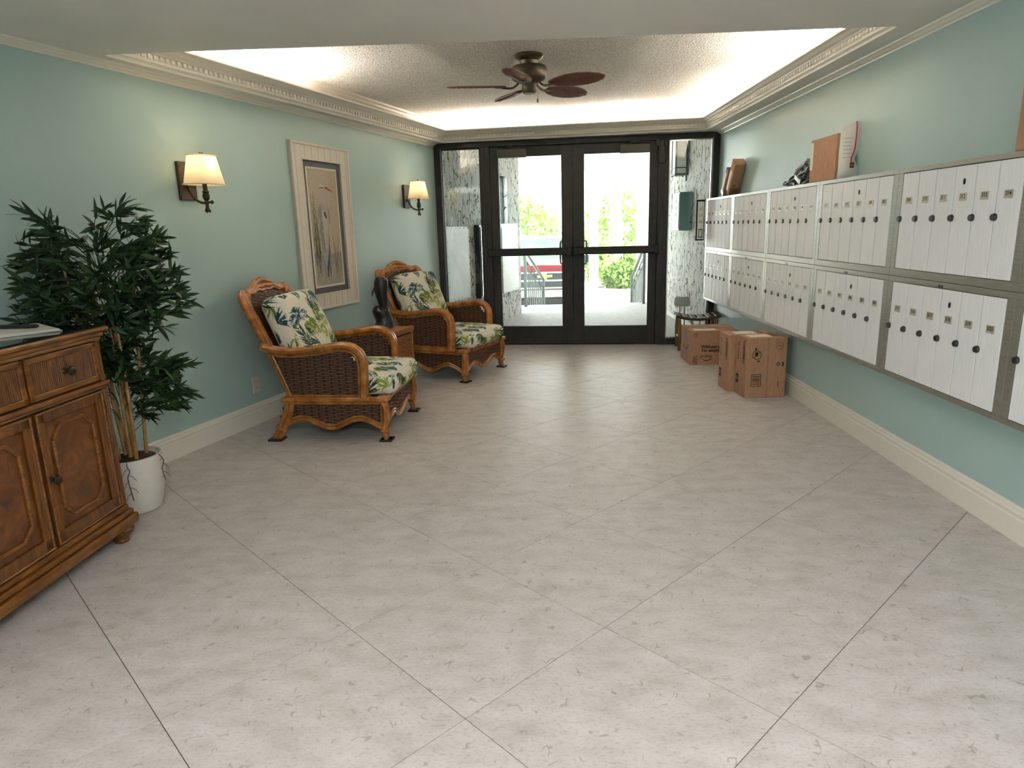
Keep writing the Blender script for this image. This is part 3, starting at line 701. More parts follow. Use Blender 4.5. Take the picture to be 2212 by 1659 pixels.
m.add(vs, fs); m.build('envelope', 'poly_white', t, smooth='all')
m = MB(); pts = []
for j in range(4, nv+1):
    i = nu-3; k = j*(nu+1)+i; p = Vector(vs[k]); pts.append(p+Vector((0.006, -.003, 0)))
m.tube(pts, .0042, 4); m.build('seal_stripe', 'stripe_red', t)
m = MB(); m.box((.018, -.0235, .075), (.024, .002, .032)); m.build('carrier_mark', 'logo_brown', t); letter(t, 'ups', .012, 'y-', (.018, -.0255, .075), .0003).data = text_mesh('ups', .012, 'logo_gold', .0003)
m = MB()
for j in range(6): m.box((-.015, -.0245, .12+j*.022), (.05, .001, .0015))
m.build('print_lines', 'logo_brown', t)
# black bag
t = thing('plastic_bag', 'crumpled black plastic mailing bag lying on the mailboxes', 'bag', (1.925, 5.065, ZT), 0, 'parcels on top of the mailboxes')
bm = bmesh.new(); bmesh.ops.create_icosphere(bm, subdivisions=4, radius=1)
from mathutils import noise as mn
for v in bm.verts:
    p = v.co.copy(); yy = p.y
    ht = .025 + .095*max(0, (-yy+.45)/1.45)**1.1
    n_ = 1 + .42*mn.noise(p*2.6) + .22*mn.noise(p*6)
    v.co = Vector((p.x*.045*n_, yy*.29*(1+.08*mn.noise(p*4)), ht*(1+p.z*n_)))
    v.co.z = max(0.0, v.co.z)
me = bpy.data.meshes.new('bag'); bm.to_mesh(me); bm.free(); me.materials.append(MATS['bag_black']); link('bag', me, t)
m = MB(); m.box((-.050, -.10, .036), (.003, .11, .026), Matrix.Rotation(R(24), 3, 'X')); m.build('address_label', 'poly_white', t)
# two small parcels leaning together
for i, (lab, y, tilt, x) in enumerate((('small cardboard parcel with barcode leaning on the mailboxes near the door post', 6.70, 36, 1.927), ('small cardboard parcel with blue tape leaning behind its neighbour near the door post', 6.862, 36, 1.924))):
    t = carton('parcel', lab, (x, y, ZT), 0, (.10, .105 if i == 0 else .075, .32 if i == 0 else .27), 'parcel', 'parcels on top of the mailboxes')
    d = .105 if i == 0 else .075
    t.rotation_euler = (R(tilt), 0, 0)
    t.location.z = ZT + math.sin(R(tilt))*d/2 + .001
    decal(t, 'side_label', 'box_label', 'x-', (-.0505, .012, .12), .05 if i == 0 else .042, .20)
    if i == 0:
        frame_print(t, 'barcode_border', 'print_black', 'y-', (0, -d/2-.0006, .045), .075, .055, .004); barcode(t, 'y-', (0, -d/2-.0006, .045), .055, .035, 5)
        letter(t, '11', .035, 'y-', (-.015, -d/2-.0006, .1), .001)
    else:
        decal(t, 'tape_strip', 'tape_blue', 'z+', (0, 0, .2705), .1, .05); decal(t, 'tape_strip', 'tape_blue', 'x-', (-.0508, 0, .018), .075, .036)
t = carton('parcel', 'brown parcel cut off by the picture edge on the nearest mailboxes', (1.93, 2.645, ZT), 0, (.105, .29, .33), 'parcel', 'parcels on top of the mailboxes')

# ---------------------------------------------------------------- cushions with palm print
CREAM = lin(222, 216, 199)
PAL = [lin(28, 70, 92), lin(20, 46, 66), lin(92, 112, 46), lin(140, 156, 66), lin(52, 74, 54), lin(30, 54, 46), lin(60, 104, 116), lin(168, 170, 96)]
def frond(c, ang, L, n, spread, cols, w=.011, r=rnd):
    """one feathered palm frond as tapered strokes"""
    out = []; d = np.array((math.cos(ang), math.sin(ang))); c = np.array(c)
    for i in range(n):
        t = i/(n-1); a = (t-.5)*2*spread
        ll = L*(1-.38*abs(t-.5)*2)*r.uniform(.85, 1.1)
        st = c + d*L*.10*r.uniform(-.3, .6)
        e = st + ll*np.array((math.cos(ang+a), math.sin(ang+a)))
        out.append(('leaf', st, e, w*r.uniform(.75, 1.2), cols[r.randrange(len(cols))], r.uniform(-.012, .012)))
    return out
def feather(c, ang, L, n, cols, w=.009, r=rnd):
    out = []; d = np.array((math.cos(ang), math.sin(ang))); c = np.array(c)
    out.append(('leaf', c, c+d*L, .004, cols[0], .01))
    for i in range(n):
        t = .12+.85*i/n; p = c+d*L*t
        for sg in (-1, 1):
            a = ang+sg*R(r.uniform(28, 48)); ll = L*.42*(1.1-.7*t)*r.uniform(.8, 1.15)
            out.append(('leaf', p, p+ll*np.array((math.cos(a), math.sin(a))), w*r.uniform(.7, 1.15), cols[r.randrange(len(cols))], sg*.006))
    return out
def palm_print(w, h, seed, n):
    r = random.Random(seed); st = []; done = []
    tries = 0
    while len(done) < n and tries < 900:
        tries += 1; c = (r.uniform(-w/2, w/2), r.uniform(-h/2, h/2))
        if any((c[0]-q[0])**2+(c[1]-q[1])**2 < .088**2 for q in done): continue
        done.append(c); k = r.random(); a = r.uniform(0, 6.28)
        if k < .5: st += frond(c, a, r.uniform(.13, .20), r.randint(11, 16), R(r.uniform(40, 66)), r.choice([[PAL[0], PAL[1], PAL[6], PAL[5]], [PAL[0], PAL[2], PAL[4], PAL[1]], [PAL[2], PAL[3], PAL[4], PAL[5]]]), .0066, r)
        elif k < .85: st += feather(c, a, r.uniform(.17, .24), 10, r.choice([[PAL[4], PAL[2], PAL[5], PAL[0]], [PAL[3], PAL[2], PAL[7]], [PAL[0], PAL[6], PAL[5]]]), .0060, r)
        else: st += frond(c, a, .10, 6, R(75), [PAL[7], PAL[3], PAL[2]], .008, r)
    return st
def cushion(name, parent, half, rad, puff, n, seed, loc, rot, front_puff=0.0):
    hx, hy, hz = half; V = []; Fc = []; UV = []; cols = []
    base = np.array(CREAM)
    faces = {'z+': (n, n), 'z-': (12, 12), 'x+': (max(24, int(n*hz/hy*1.3)), n), 'x-': (12, 12), 'y+': (n, max(20, int(n*hz/hx*1.3))), 'y-': (n, max(20, int(n*hz/hx*1.3)))}
    st_top = palm_print(2*hx, 2*hy, seed, 38); st_side = palm_print(2*hy, 2*hz, seed+5, 12); st_s2 = palm_print(2*hx, 2*hz, seed+9, 12)
    for fc, (na, nb) in faces.items():
        a, b = np.meshgrid(np.linspace(-1, 1, na+1), np.linspace(-1, 1, nb+1), indexing='ij'); a = a.ravel(); b = b.ravel(); o = np.ones_like(a)
        if fc[0] == 'z': c = np.stack([a, b, o if fc[1] == '+' else -o], 1); uv = np.stack([a*hx, b*hy], 1); stt = st_top
        elif fc[0] == 'x': c = np.stack([o if fc[1] == '+' else -o, b, a], 1); uv = np.stack([b*hy, a*hz], 1); stt = st_side
        else: c = np.stack([a, o if fc[1] == '+' else -o, b], 1); uv = np.stack([a*hx, b*hz], 1); stt = st_s2
        h = np.array((hx, hy, hz)); q = c*h; core = np.clip(q, -(h-rad), h-rad); d = q-core
        L = np.maximum(np.linalg.norm(d, axis=1, keepdims=True), 1e-6); p = core+rad*d/L
        bx, by = p[:, 0]/hx, p[:, 1]/hy
        bulge = puff*np.clip(1-bx**2, 0, 1)**.6*np.clip(1-by**2, 0, 1)**.6
        p[:, 2] += np.sign(p[:, 2])*bulge*np.clip(np.abs(p[:, 2])/hz, 0, 1)
        zb = np.clip(1-(p[:, 2]/hz)**2, 0, 1)
        p[:, 0] += np.sign(p[:, 0])*front_puff*zb*np.clip(np.abs(bx), 0, 1)**6*np.clip(1-by**2, 0, 1)**.3
        p[:, 1] += np.sign(p[:, 1])*.012*zb*np.clip(np.abs(by), 0, 1)**6
        o0 = sum(len(x) for x in V); V.append(p); cols.append(paint(uv, base, stt))
        idx = np.arange((na+1)*(nb+1)).reshape(na+1, nb+1)+o0
        qd = np.stack([idx[:-1, :-1], idx[1:, :-1], idx[1:, 1:], idx[:-1, 1:]], -1).reshape(-1, 4); Fc.append(qd)
    V = np.concatenate(V); Fc = np.concatenate(Fc); cols = np.concatenate(cols)
    me = bpy.data.meshes.new(name); me.from_pydata(V.tolist(), [], Fc.tolist()); set_cols(me, cols)
    me.materials.append(MATS['cushion_print'])
    bm = bmesh.new(); bm.from_mesh(me); bmesh.ops.remove_doubles(bm, verts=bm.verts, dist=1e-5); bmesh.ops.recalc_face_normals(bm, faces=bm.faces); bm.to_mesh(me); bm.free()
    me.polygons.foreach_set('use_smooth', [True]*len(me.polygons))
    o = link(name, me, parent, loc, rot)
    m = MB()
    for sg in (1, -1):
        pts = []; k = .29*rad
        for ang in range(0, 361, 6):
            ca, sa = math.cos(R(ang)), math.sin(R(ang)); e = 9
            rr = (abs(ca)**e+abs(sa)**e)**(-1/e)
            pts.append((ca*rr*(hx-k*.7), sa*rr*(hy-k*.7), sg*(hz-k*1.0)))
        m.tube(pts, .0045, 6)
    m.build('piping', 'piping', o, smooth=True); return o

# ---------------------------------------------------------------- rattan armchair
def weave(panel_fn, ext, z0, z1, pitch, stake, to3d, amp=.0035, r=.0042, step=.02):
    """horizontal strands clipped to panel_fn(a,z); to3d(a,z,o)->point (o = offset outwards)"""
    m = MB(); z = z0; k = 0
    while z < z1:
        a = ext[0]; run = []
        def flush():
            nonlocal run
            if len(run) > 1:
                m.tube([to3d(aa, z, amp*math.sin(math.pi*aa/stake + (k % 2)*math.pi)) for aa in run], r, 4, cap=False)
            run = []
        while a <= ext[1]+1e-6:
            if panel_fn(a, z): run.append(a)
            else: flush()
            a += step
        flush(); z += pitch; k += 1
    return m
def backing(panel_fn, ext, z0, z1, to3d, st=.03, off=0.0):
    m = MB(); a = ext[0]
    while a < ext[1]:
        zz = [z for z in np.linspace(z0, z1, 60) if panel_fn(a+st/2, z)]
        if zz: m.add([to3d(a, zz[0], off), to3d(a+st, zz[0], off), to3d(a+st, zz[-1], off), to3d(a, zz[-1], off)], [(0, 1, 2, 3)])
        a += st
    return m
def itp(x, pts):
    xs = [p[0] for p in pts]; ys = [p[1] for p in pts]; return float(np.interp(x, xs, ys))
def armchair(label):
    t = thing('rattan_armchair', label, 'armchair', group='rattan armchairs with palm print cushions')
    HW = .355
    arm2 = smooth_path([(-.392, 0, .615), (-.30, 0, .592), (-.18, 0, .588), (-.03, 0, .605), (.10, 0, .622), (.175, 0, .610), (.228, 0, .565), (.245, 0, .50), (.242, 0, .40), (.235, 0, .285)], 6)
    armpts = [(p.x, p.z) for p in arm2 if p.x <= .20]
    stile = [(-.262, .264), (-.30, .38), (-.345, .50), (-.392, .62), (-.45, .77), (-.520, .93)]
    def sx(z): return itp(z, [(b, a) for a, b in stile])
    def scal(x, L):   # scalloped lower edge, x in -L..L
        u = abs(x)/L
        return itp(u, [(0, .082), (.12, .087), (.28, .112), (.45, .138), (.62, .142), (.8, .122), (1.0, .085)])
    legs = {}
    # rear legs with stiles
    for sg in (-1, 1):
        y = sg*HW
        m = MB()
        for dx in (-.017, .017):
            m.tube(smooth_path([(-.262+dx, y, .29), (-.275+dx, y, .21), (-.315+dx, y, .11), (-.365+dx*.8, y+sg*.008, .02), (-.372+dx*.8, y+sg*.008, .012)], 5), .0185, 8)
        lg = m.build('rear_leg', 'rattan', t, smooth=True)
        m = MB(); m.box((-.337, y, .078), (.077, .043, .018), Matrix.Rotation(R(25), 3, 'Y')); m.build('wrapping', 'rattan_wrap', lg, bevel=.004); m = MB(); m.box((-.268, y, .272), (.085, .046, .028)); m.build('wrapping', 'rattan_wrap', lg, bevel=.004)
        m = MB(); m.box((-.372, y+sg*.008, .007), (.095, .085, .013)); m.build('foot_pad', 'ebony', lg, bevel=.003)
        # front leg: three poles
        m = MB()
        for q in (-1, 0, 1):
            oy = q*.0265
            m.tube(smooth_path([(.352, y+oy*.9, .275), (.372+.006*(q == 0), y+oy+sg*.004, .22), (.368+.008*(q == 0), y+oy*.95, .14), (.352+.006*(q == 0), y+oy*.8, .07), (.362, y+oy*.72, .012)], 5), .0138, 8)
        lg = m.build('front_leg', 'rattan', t, smooth=True)
        m = MB(); m.box((.358, y, .278), (.075, .088, .032)); m.build('wrapping', 'rattan_wrap', lg, bevel=.007); m = MB(); m.box((.360, y, .072), (.048, .078, .02)); m.build('wrapping', 'rattan_wrap', lg, bevel=.007)
        m = MB(); m.box((.363, y, .007), (.08, .085, .013)); m.build('foot_pad', 'ebony', lg, bevel=.003)
        # arm
        m = MB()
        for oy, dz, rr in ((-.021, 0, .021), (.021, 0, .021)):
            m.tube([(p.x, y+oy, p.z+dz) for p in arm2], rr, 8)
        ar = m.build('arm', 'rattan', t, smooth=True)
        m = MB(); m.tube([(p.x-.030 if p.x > .2 else p.x, y+sg*.012, p.z-(.032 if p.x < .2 else .012)) for p in arm2[2:-1]], .0095, 6); m.build('inner_rod', 'rattan', ar, smooth=True)
        m = MB(); m.box((-.385, y, .612), (.06, .07, .05), Matrix.Rotation(R(20), 3, 'Y')); m.build('wrapping', 'rattan_wrap', ar, bevel=.008); m = MB(); m.box((.24, y, .283), (.066, .052, .03)); m.build('wrapping', 'rattan_wrap', ar, bevel=.008)
        # side weave
        def top(x): return itp(x, armpts)-.035
        pf = lambda a, z: z > .292 and z < top(a) and a > sx(z)+.026 and a < (.212 if z < .50 else .212-(z-.50)*.9)
        t3 = lambda a, z, o: (a, y+sg*(o), z)
        o = weave(pf, (-.40, .225), .297, .60, .0118, .05, t3, step=.0125).build('side_weave', 'wicker', t)
        backing(pf, (-.40, .225), .293, .60, t3, .02).build('side_backing', 'wicker_back', o)
        pf2 = lambda a, z: z < .250 and z > scal(a, .335)+.012 and -.30-(.25-z)*.35 < a < .335
        o = weave(pf2, (-.36, .34), .098, .25, .0118, .05, t3, step=.0125).build('apron_weave', 'wicker', t)
        backing(pf2, (-.36, .34), .09, .25, t3, .02).build('apron_backing', 'wicker_back', o)
        # rails
        m = MB(); m.tube([(-.27, y, .270), (.35, y, .270)], .020, 8); m.tube([(-.275, y+sg*.006, .297), (.235, y+sg*.006, .297)], .008, 6); m.tube([(-.285, y+sg*.006, .246), (.345, y+sg*.006, .246)], .008, 6)
        m.build('side_rail', 'rattan', t, smooth=True)
        m = MB()
        for dz, rr, oo in ((0, .0135, .0), (.022, .008, .004)):
            m.tube([(x, y+sg*oo, scal(x, .335)+dz-.004) for x in np.linspace(-.325, .345, 40)], rr, 7)
        m.tube([(-.292, y+sg*.004, .25), (-.322, y+sg*.004, .12)], .008, 6); m.tube([(.34, y+sg*.004, .25), (.338, y+sg*.004, .11)], .008, 6)
        m.build('scalloped_rail', 'rattan', t, smooth=True)
        # diagonal rod along the stile
        m = MB(); m.tube([(sx(z)+.022, y+sg*.006, z) for z in np.linspace(.30, .56, 10)], .008, 6); m.build('stile_rod', 'rattan', t, smooth=True)
    # front apron
    FX = .352
    t3 = lambda a, z, o: (FX+o+.012*math.sin(math.pi*(.27-z)/.17), a, z)
    pf = lambda a, z: z < .252 and z > scal(a, .33)+.012 and abs(a) < .315
    o = weave(pf, (-.32, .32), .092, .252, .0118, .05, t3, step=.0125).build('front_apron_weave', 'wicker', t)
    backing(pf, (-.32, .32), .085, .252, t3, .02).build('front_apron_backing', 'wicker_back', o)
    m = MB()
    for dx, z, rr in ((0, .286, .014), (.012, .266, .014), (.006, .250, .009)): m.tube([(FX+dx, -.33, z), (FX+dx, .33, z)], rr, 8)
    m.build('front_rail', 'rattan', t, smooth=True)
    m = MB()
    for dz, rr in ((0, .0135), (.022, .008)): m.tube([t3(a, scal(a, .33)+dz-.004, .004) for a in np.linspace(-.33, .33, 40)], rr, 7)
    m.build('front_scalloped_rail', 'rattan', t, smooth=True)
    # rear apron and deck
    m = MB(); m.tube([(-.262, -HW, .270), (-.262, HW, .270)], .018, 8); m.build('rear_rail', 'rattan', t, smooth=True)
    m = MB(); m.bb((-.258, -HW+.02, .262), (.34, HW-.02, .285)); m.build('seat_deck', 'wicker_back', t)
    m = MB(); m.bb((-.268, -HW+.03, .12), (-.262, HW-.03, .27)); m.build('rear_apron', 'wicker_back', t)
    # back frame: three nested poles following stiles and crest
    def lean(z): return sx(min(z, .93)) - max(0, z-.93)*.42
    def outline(k):
        h = HW-.002-k; top = 1.008-k
        half = [(h-.03, .28), (h-.024, .45), (h-.008, .62), (h+.004, .78), (h+.006, .88), (h-.012, .935), (h-.05, .955-k*.2), (h-.10, .950-k*.2), (.175, .962-k*.4), (.11, .993-k*.6), (.05, top), (0, top+.006)]
        full = half + [(-a, b) for a, b in half[-2::-1]]
        return smooth_path([(lean(z), a, z) for a, z in full], 4)
    for k, rr, nm in ((0, .020, 'back_frame'), (.034, .017, 'back_frame'), (.060, .012, 'back_frame')):
        m = MB(); m.tube([(p.x+(.008 if k else 0), p.y, p.z) for p in outline(k)], rr, 8, up=(1, 0, 0)); m.build(nm, 'rattan', t, smooth=True)
    for a in (-.275, .275): m = MB(); m.box((lean(.945)+.004, a, .935), (.055, .05, .062), Matrix.Rotation(R(18 if a > 0 else -18), 3, 'X')); m.build('crest_wrapping', 'rattan_wrap', t, bevel=.01)
    inner = [(abs(p.y), p.z) for p in outline(.070)]
    def pfb(a, z):
        tz = itp(abs(a), sorted([(q[0], q[1]) for q in inner if q[1] > .90]))
        lim = itp(z, [(.30, HW-.10), (.62, HW-.085), (.88, HW-.07), (1.1, HW-.07)])
        return z < tz-.005 and abs(a) < lim
    nrm = Vector((1, 0, .42)).normalized()
    t3b = lambda a, z, o: Vector((lean(z), a, z)) + nrm*(o+.002)
    o = weave(pfb, (-.30, .30), .42, 1.0, .0125, .05, t3b, step=.0125).build('back_weave', 'wicker', t)
    backing(pfb, (-.30, .30), .30, 1.0, t3b, .02).build('back_backing', 'wicker_back', o)
    # cushions
    cushion('seat_cushion', t, (.345, .318, .066), .045, .028, 110, 3, (.072, 0, .352), (0, 0, 0), .018)
    tilt = math.atan2(.40, 1)
    cushion('back_cushion', t, (.262, .285, .075), .05, .035, 104, 21, (-.285, 0, .672), (0, R(90)-tilt-math.pi, math.pi) if False else (0, R(90)-tilt, 0))
    return t
ch1 = armchair('rattan armchair with palm print cushions nearest the potted bamboo')
ch1.location = (-1.278, 4.512, 0); ch1.rotation_euler = (0, 0, R(-4.5))
ch2 = copy_tree(ch1); tag(ch2, 'rattan armchair with palm print cushions beside the glass entrance')
ch2.location = (-.772, 6.225, 0); ch2.rotation_euler = (0, 0, R(-24))

# ---------------------------------------------------------------- wicker side table and dolphin
t = thing('side_table', 'honey wicker chest table between the two armchairs', 'table', (0, 0, 0), WANG)
far = Vector((-.965, 5.451, 0)); ctr = far - wn*.21 - wd*.235; t.location = (ctr.x, ctr.y, 0)
def wick_panel(w, z0, z1, fn, st=.04):
    m = MB(); z = z0; k = 0
    while z < z1:
        m.tube([fn(a, z, .003*math.sin(math.pi*a/st+(k % 2)*math.pi)+.002) for a in np.arange(-w, w+.001, .013)], .0055, 4, cap=False); z += .0115; k += 1
    return m
m = MB(); m.bb((-.195, -.22, .02), (.195, .22, .515)); m.build('body', 'wicker_back', t)
wick_panel(.21, .03, .50, lambda a, z, o: (.196+o, a, z)).build('front_weave', 'wicker_honey', t)
wick_panel(.19, .03, .50, lambda a, z, o: (a, -.221-o, z)).build('side_weave', 'wicker_honey', t)
m = MB(); m.bb((-.21, -.235, .518), (.21, .235, .548)); ld_ = m.build('lid', 'wicker_honey', t, bevel=.006)
m = MB()
for i in range(36):
    y = -.225+.45*i/35; m.tube([(.213, y, .512), (.216, y, .55), (.19, y, .553)], .005, 5)
for i in range(34):
    x = -.2+.40*i/33; m.tube([(x, -.237, .512), (x, -.24, .55), (x, -.215, .553)], .005, 5)
m.build('braided_edge', 'wicker_honey', ld_, smooth=True)
m = MB()
for x, y in ((.195, -.22), (.195, .22), (-.195, -.22), (-.195, .22)): m.tube([(x, y, 0), (x, y, .52)], .014, 8)
m.build('corner_post', 'rattan', t, smooth=True)
t = thing('dolphin_statue', 'black carved dolphin statue on the wicker side table', 'statue', (-1.185, 5.36, .5575), R(-77))
m = MB(); m.lathe([(.075, 0), (.075, .012)], n=20); m.build('plinth', 'ebony', t, bevel=.002)
wp_ = smooth_path([(0, 0, .01), (0, .004, .045), (0, -.004, .08), (0, -.012, .115), (0, -.018, .14), (0, -.008, .165)], 5)
m = MB(); m.tube(wp_, list(np.interp(np.linspace(0, 1, len(wp_)), [0, .2, .4, .6, .78, .9, 1], [.078, .068, .064, .068, .068, .05, .03])), 14); m.build('wave_base', 'ebony', t, smooth=True)
m = MB(); m.extrude([(-.02, .03, .14), (-.02, .055, .115), (-.02, .066, .075), (-.02, .045, .085), (-.02, .03, .06), (-.02, .01, .10)], (.04, 0, 0)); m.build('wave_crest', 'ebony', t, bevel=.008)
m = MB(); bp = smooth_path([(0, -.004, .13), (0, .002, .18), (0, -.002, .235), (0, -.006, .29), (0, -.002, .34), (0, .006, .38), (0, .014, .405)], 5)
br = np.interp(np.linspace(0, 1, len(bp)), [0, .15, .35, .55, .72, .86, .95, 1], [.030, .033, .044, .054, .056, .050, .036, .010])
m.tube(bp, list(br), 14); body = m.build('dolphin_body', 'ebony', t, smooth=True)
def fin(pts, th, name):
    m = MB(); m.extrude([(0, p[0], p[1]) for p in pts], (th, 0, 0)); o = m.build(name, 'ebony', t, bevel=.003); o.location.x = -th/2; return o
fin([(-.040, .350), (-.060, .325), (-.078, .285), (-.084, .245), (-.070, .262), (-.056, .30), (-.040, .315)], .012, 'flipper')
fin([(.040, .335), (.060, .315), (.074, .275), (.076, .245), (.062, .262), (.05, .295), (.036, .31)], .012, 'flipper')
fin([(.012, .185), (.04, .172), (.078, .166), (.062, .19), (.05, .205), (.044, .235), (.034, .25), (.026, .225), (.016, .21)], .014, 'tail_fluke')

# ---------------------------------------------------------------- heron picture
t = thing('framed_picture', 'tall white framed heron print hanging on the aqua wall', 'picture', tuple(lw(1.858, .004, 1.345)), WANG)
PWd, PHt = .79, 1.285; FWd = .115
hw, hh = PWd/2, PHt/2; ow, oh = .262, .513
pt = t; t.rotation_euler = (0, 0, WANG)
for a, b, c, d in ((-hw, -hh, -ow, hh), (ow, -hh, hw, hh), (-ow, oh, ow, hh), (-ow, -hh, ow, -oh)):
    m = MB(); m.bb((0, a, b), (.026, c, d)); m.build('frame_board', 'picture_frame', t, bevel=.002)
m = MB()
for a, b, c, d in ((-hw, -hh, -hw+.022, hh), (hw-.022, -hh, hw, hh), (-hw, hh-.022, hw, hh), (-hw, -hh, hw, -hh+.022)): m.bb((.0, a, b), (.036, c, d))
m.build('outer_molding', 'picture_frame', t, bevel=.005)
m = MB()
for a, b, c, d in ((-ow-.012, -oh-.012, -ow, oh+.012), (ow, -oh-.012, ow+.012, oh+.012), (-ow, oh, ow, oh+.012), (-ow, -oh-.012, ow, -oh)): m.bb((.0, a, b), (.032, c, d))
m.build('inner_molding', 'picture_frame', t, bevel=.003)
m = MB()
for i in range(6):
    y = -.22+.088*i
    for z0, z1 in ((oh+.013, hh-.023), (-hh+.023, -oh-.013)): m.bb((.0255, y-.0012, z0), (.0266, y+.0012, z1))
for y in (-hw+.05, hw-.05): m.bb((.0255, y-.0012, -hh+.023), (.0266, y+.0012, hh-.023))
m.build('bead_groove', 'mail_frame', t)
m = MB(); m.bb((.002, -ow, -oh), (.010, ow, oh)); m.build('slate_mat', 'mat_slate', t)
iw, ih = .197, .452
m = MB()
for a, b, c, d in ((-iw-.016, -ih-.016, -iw, ih+.016), (iw, -ih-.016, iw+.016, ih+.016), (-iw, ih, iw, ih+.016), (-iw, -ih-.016, iw, -ih)): m.bb((.009, a, b), (.014, c, d))
m.build('fillet_mat', 'mat_white', t, bevel=.002)
na, nb = 150, 330
aa, bb_ = np.meshgrid(np.linspace(-iw, iw, na+1), np.linspace(-ih, ih, nb+1), indexing='ij'); uv = np.stack([aa.ravel(), bb_.ravel()], 1)
S = []
sky, haze = lin(196, 180, 158), lin(168, 170, 176)
q = lambda u, v: (-iw+2*iw*u, ih-2*ih*v)      # u 0..1 left-right, v 0..1 top-bottom
S.append(('poly', [q(0, .72), q(.3, .74), q(.6, .73), q(1, .71), q(1, .80), q(.5, .83), q(0, .82)], lin(160, 156, 158)))
S.append(('poly', [q(0, .82), q(.5, .83), q(1, .80), q(1, 1), q(0, 1)], lin(178, 168, 152)))
hr = random.Random(11)
def reed(x0, y0, x1, y1, c, w=.003, bend=0): S.append(('leaf', np.array(q(x0, y0)), np.array(q(x1, y1)), w, c, bend))
for i in range(26):
    x = hr.uniform(.02, .34); reed(x, hr.uniform(.8, .98), x+hr.uniform(-.12, .1), hr.uniform(.05, .5), hr.choice([lin(120, 108, 62), lin(96, 92, 64), lin(146, 134, 92), lin(84, 78, 58)]), hr.uniform(.0016, .0036), hr.uniform(-.02, .02))
for i in range(20):
    x = hr.uniform(.45, .92); reed(x, hr.uniform(.88, 1.0), x+hr.uniform(-.16, .16), hr.uniform(.42, .8), hr.choice([lin(116, 108, 60), lin(90, 88, 60), lin(140, 130, 86)]), hr.uniform(.0016, .0034), hr.uniform(-.03, .03))
body_p = [q(*p) for p in ((.30, .30), (.44, .27), (.56, .31), (.62, .40), (.62, .52), (.56, .62), (.50, .73), (.43, .84), (.38, .80), (.30, .70), (.24, .58), (.21, .46), (.23, .36))]
S.append(('poly', body_p, lin(178, 168, 152)))
S.append(('poly', [q(*p) for p in ((.30, .32), (.40, .30), (.44, .44), (.44, .62), (.40, .74), (.33, .66), (.27, .52), (.25, .40))], lin(150, 146, 142)))
S.append(('poly', [q(*p) for p in ((.40, .34), (.5, .34), (.56, .46), (.52, .60), (.44, .7), (.42, .5))], lin(206, 198, 184)))
for i in range(26):
    x = hr.uniform(.26, .54); y = hr.uniform(.36, .7); reed(x, y, x+hr.uniform(-.02, .03), y+hr.uniform(.05, .11), hr.choice([lin(126, 122, 118), lin(196, 188, 172), lin(142, 132, 112)]), .0028)
S.append(('poly', [q(*p) for p in ((.42, .20), (.50, .22), (.60, .27), (.68, .36), (.68, .45), (.62, .50), (.58, .44), (.57, .37), (.50, .30), (.43, .27), (.36, .23), (.34, .15), (.40, .12), (.47, .13), (.49, .165), (.43, .175))], lin(190, 182, 168)))
S.append(('poly', [q(*p) for p in ((.60, .28), (.68, .37), (.67, .46), (.63, .47), (.63, .38))], lin(150, 138, 128)))
S.append(('poly', [q(*p) for p in ((.40, .115), (.58, .135), (.60, .15), (.44, .165), (.37, .15))], lin(210, 204, 192)))
S.append(('poly', [q(*p) for p in ((.58, .132), (.90, .185), (.60, .16))], lin(176, 44, 38)))
S.append(('leaf', np.array(q(.34, .155)), np.array(q(.60, .148)), .004, lin(46, 48, 56), 0))
S.append(('poly', [q(*p) for p in ((.47, .355), (.53, .36), (.57, .41), (.53, .415), (.48, .39))], lin(34, 50, 78)))
S.append(('poly', [q(*p) for p in ((.60, .52), (.58, .62), (.52, .74), (.46, .82), (.42, .86), (.46, .88), (.53, .80), (.59, .68))], lin(58, 66, 98)))
S.append(('poly', [q(*p) for p in ((.43, .82), (.47, .84), (.46, .93), (.43, .92))], lin(48, 56, 88)))
for x in (.36, .48, .55): reed(x, .78, x-.01, .98, lin(70, 66, 66), .003)
cols = paint(uv, sky, S)
idx = np.arange((na+1)*(nb+1)).reshape(na+1, nb+1)
fcs = np.stack([idx[:-1, :-1], idx[1:, :-1], idx[1:, 1:], idx[:-1, 1:]], -1).reshape(-1, 4)
me = bpy.data.meshes.new('heron_print'); me.from_pydata([(0.0, float(a), float(b)) for a, b in uv], [], fcs.tolist()); set_cols(me, cols); me.materials.append(MATS['heron_print'])
link('print', me, t, (.0115, 0, 0))
m = MB(); m.quad((.017, -iw-.01, -ih-.01), (.017, iw+.01, -ih-.01), (.017, iw+.01, ih+.01), (.017, -iw-.01, ih+.01)); m.build('glass', 'picture_glass', t)

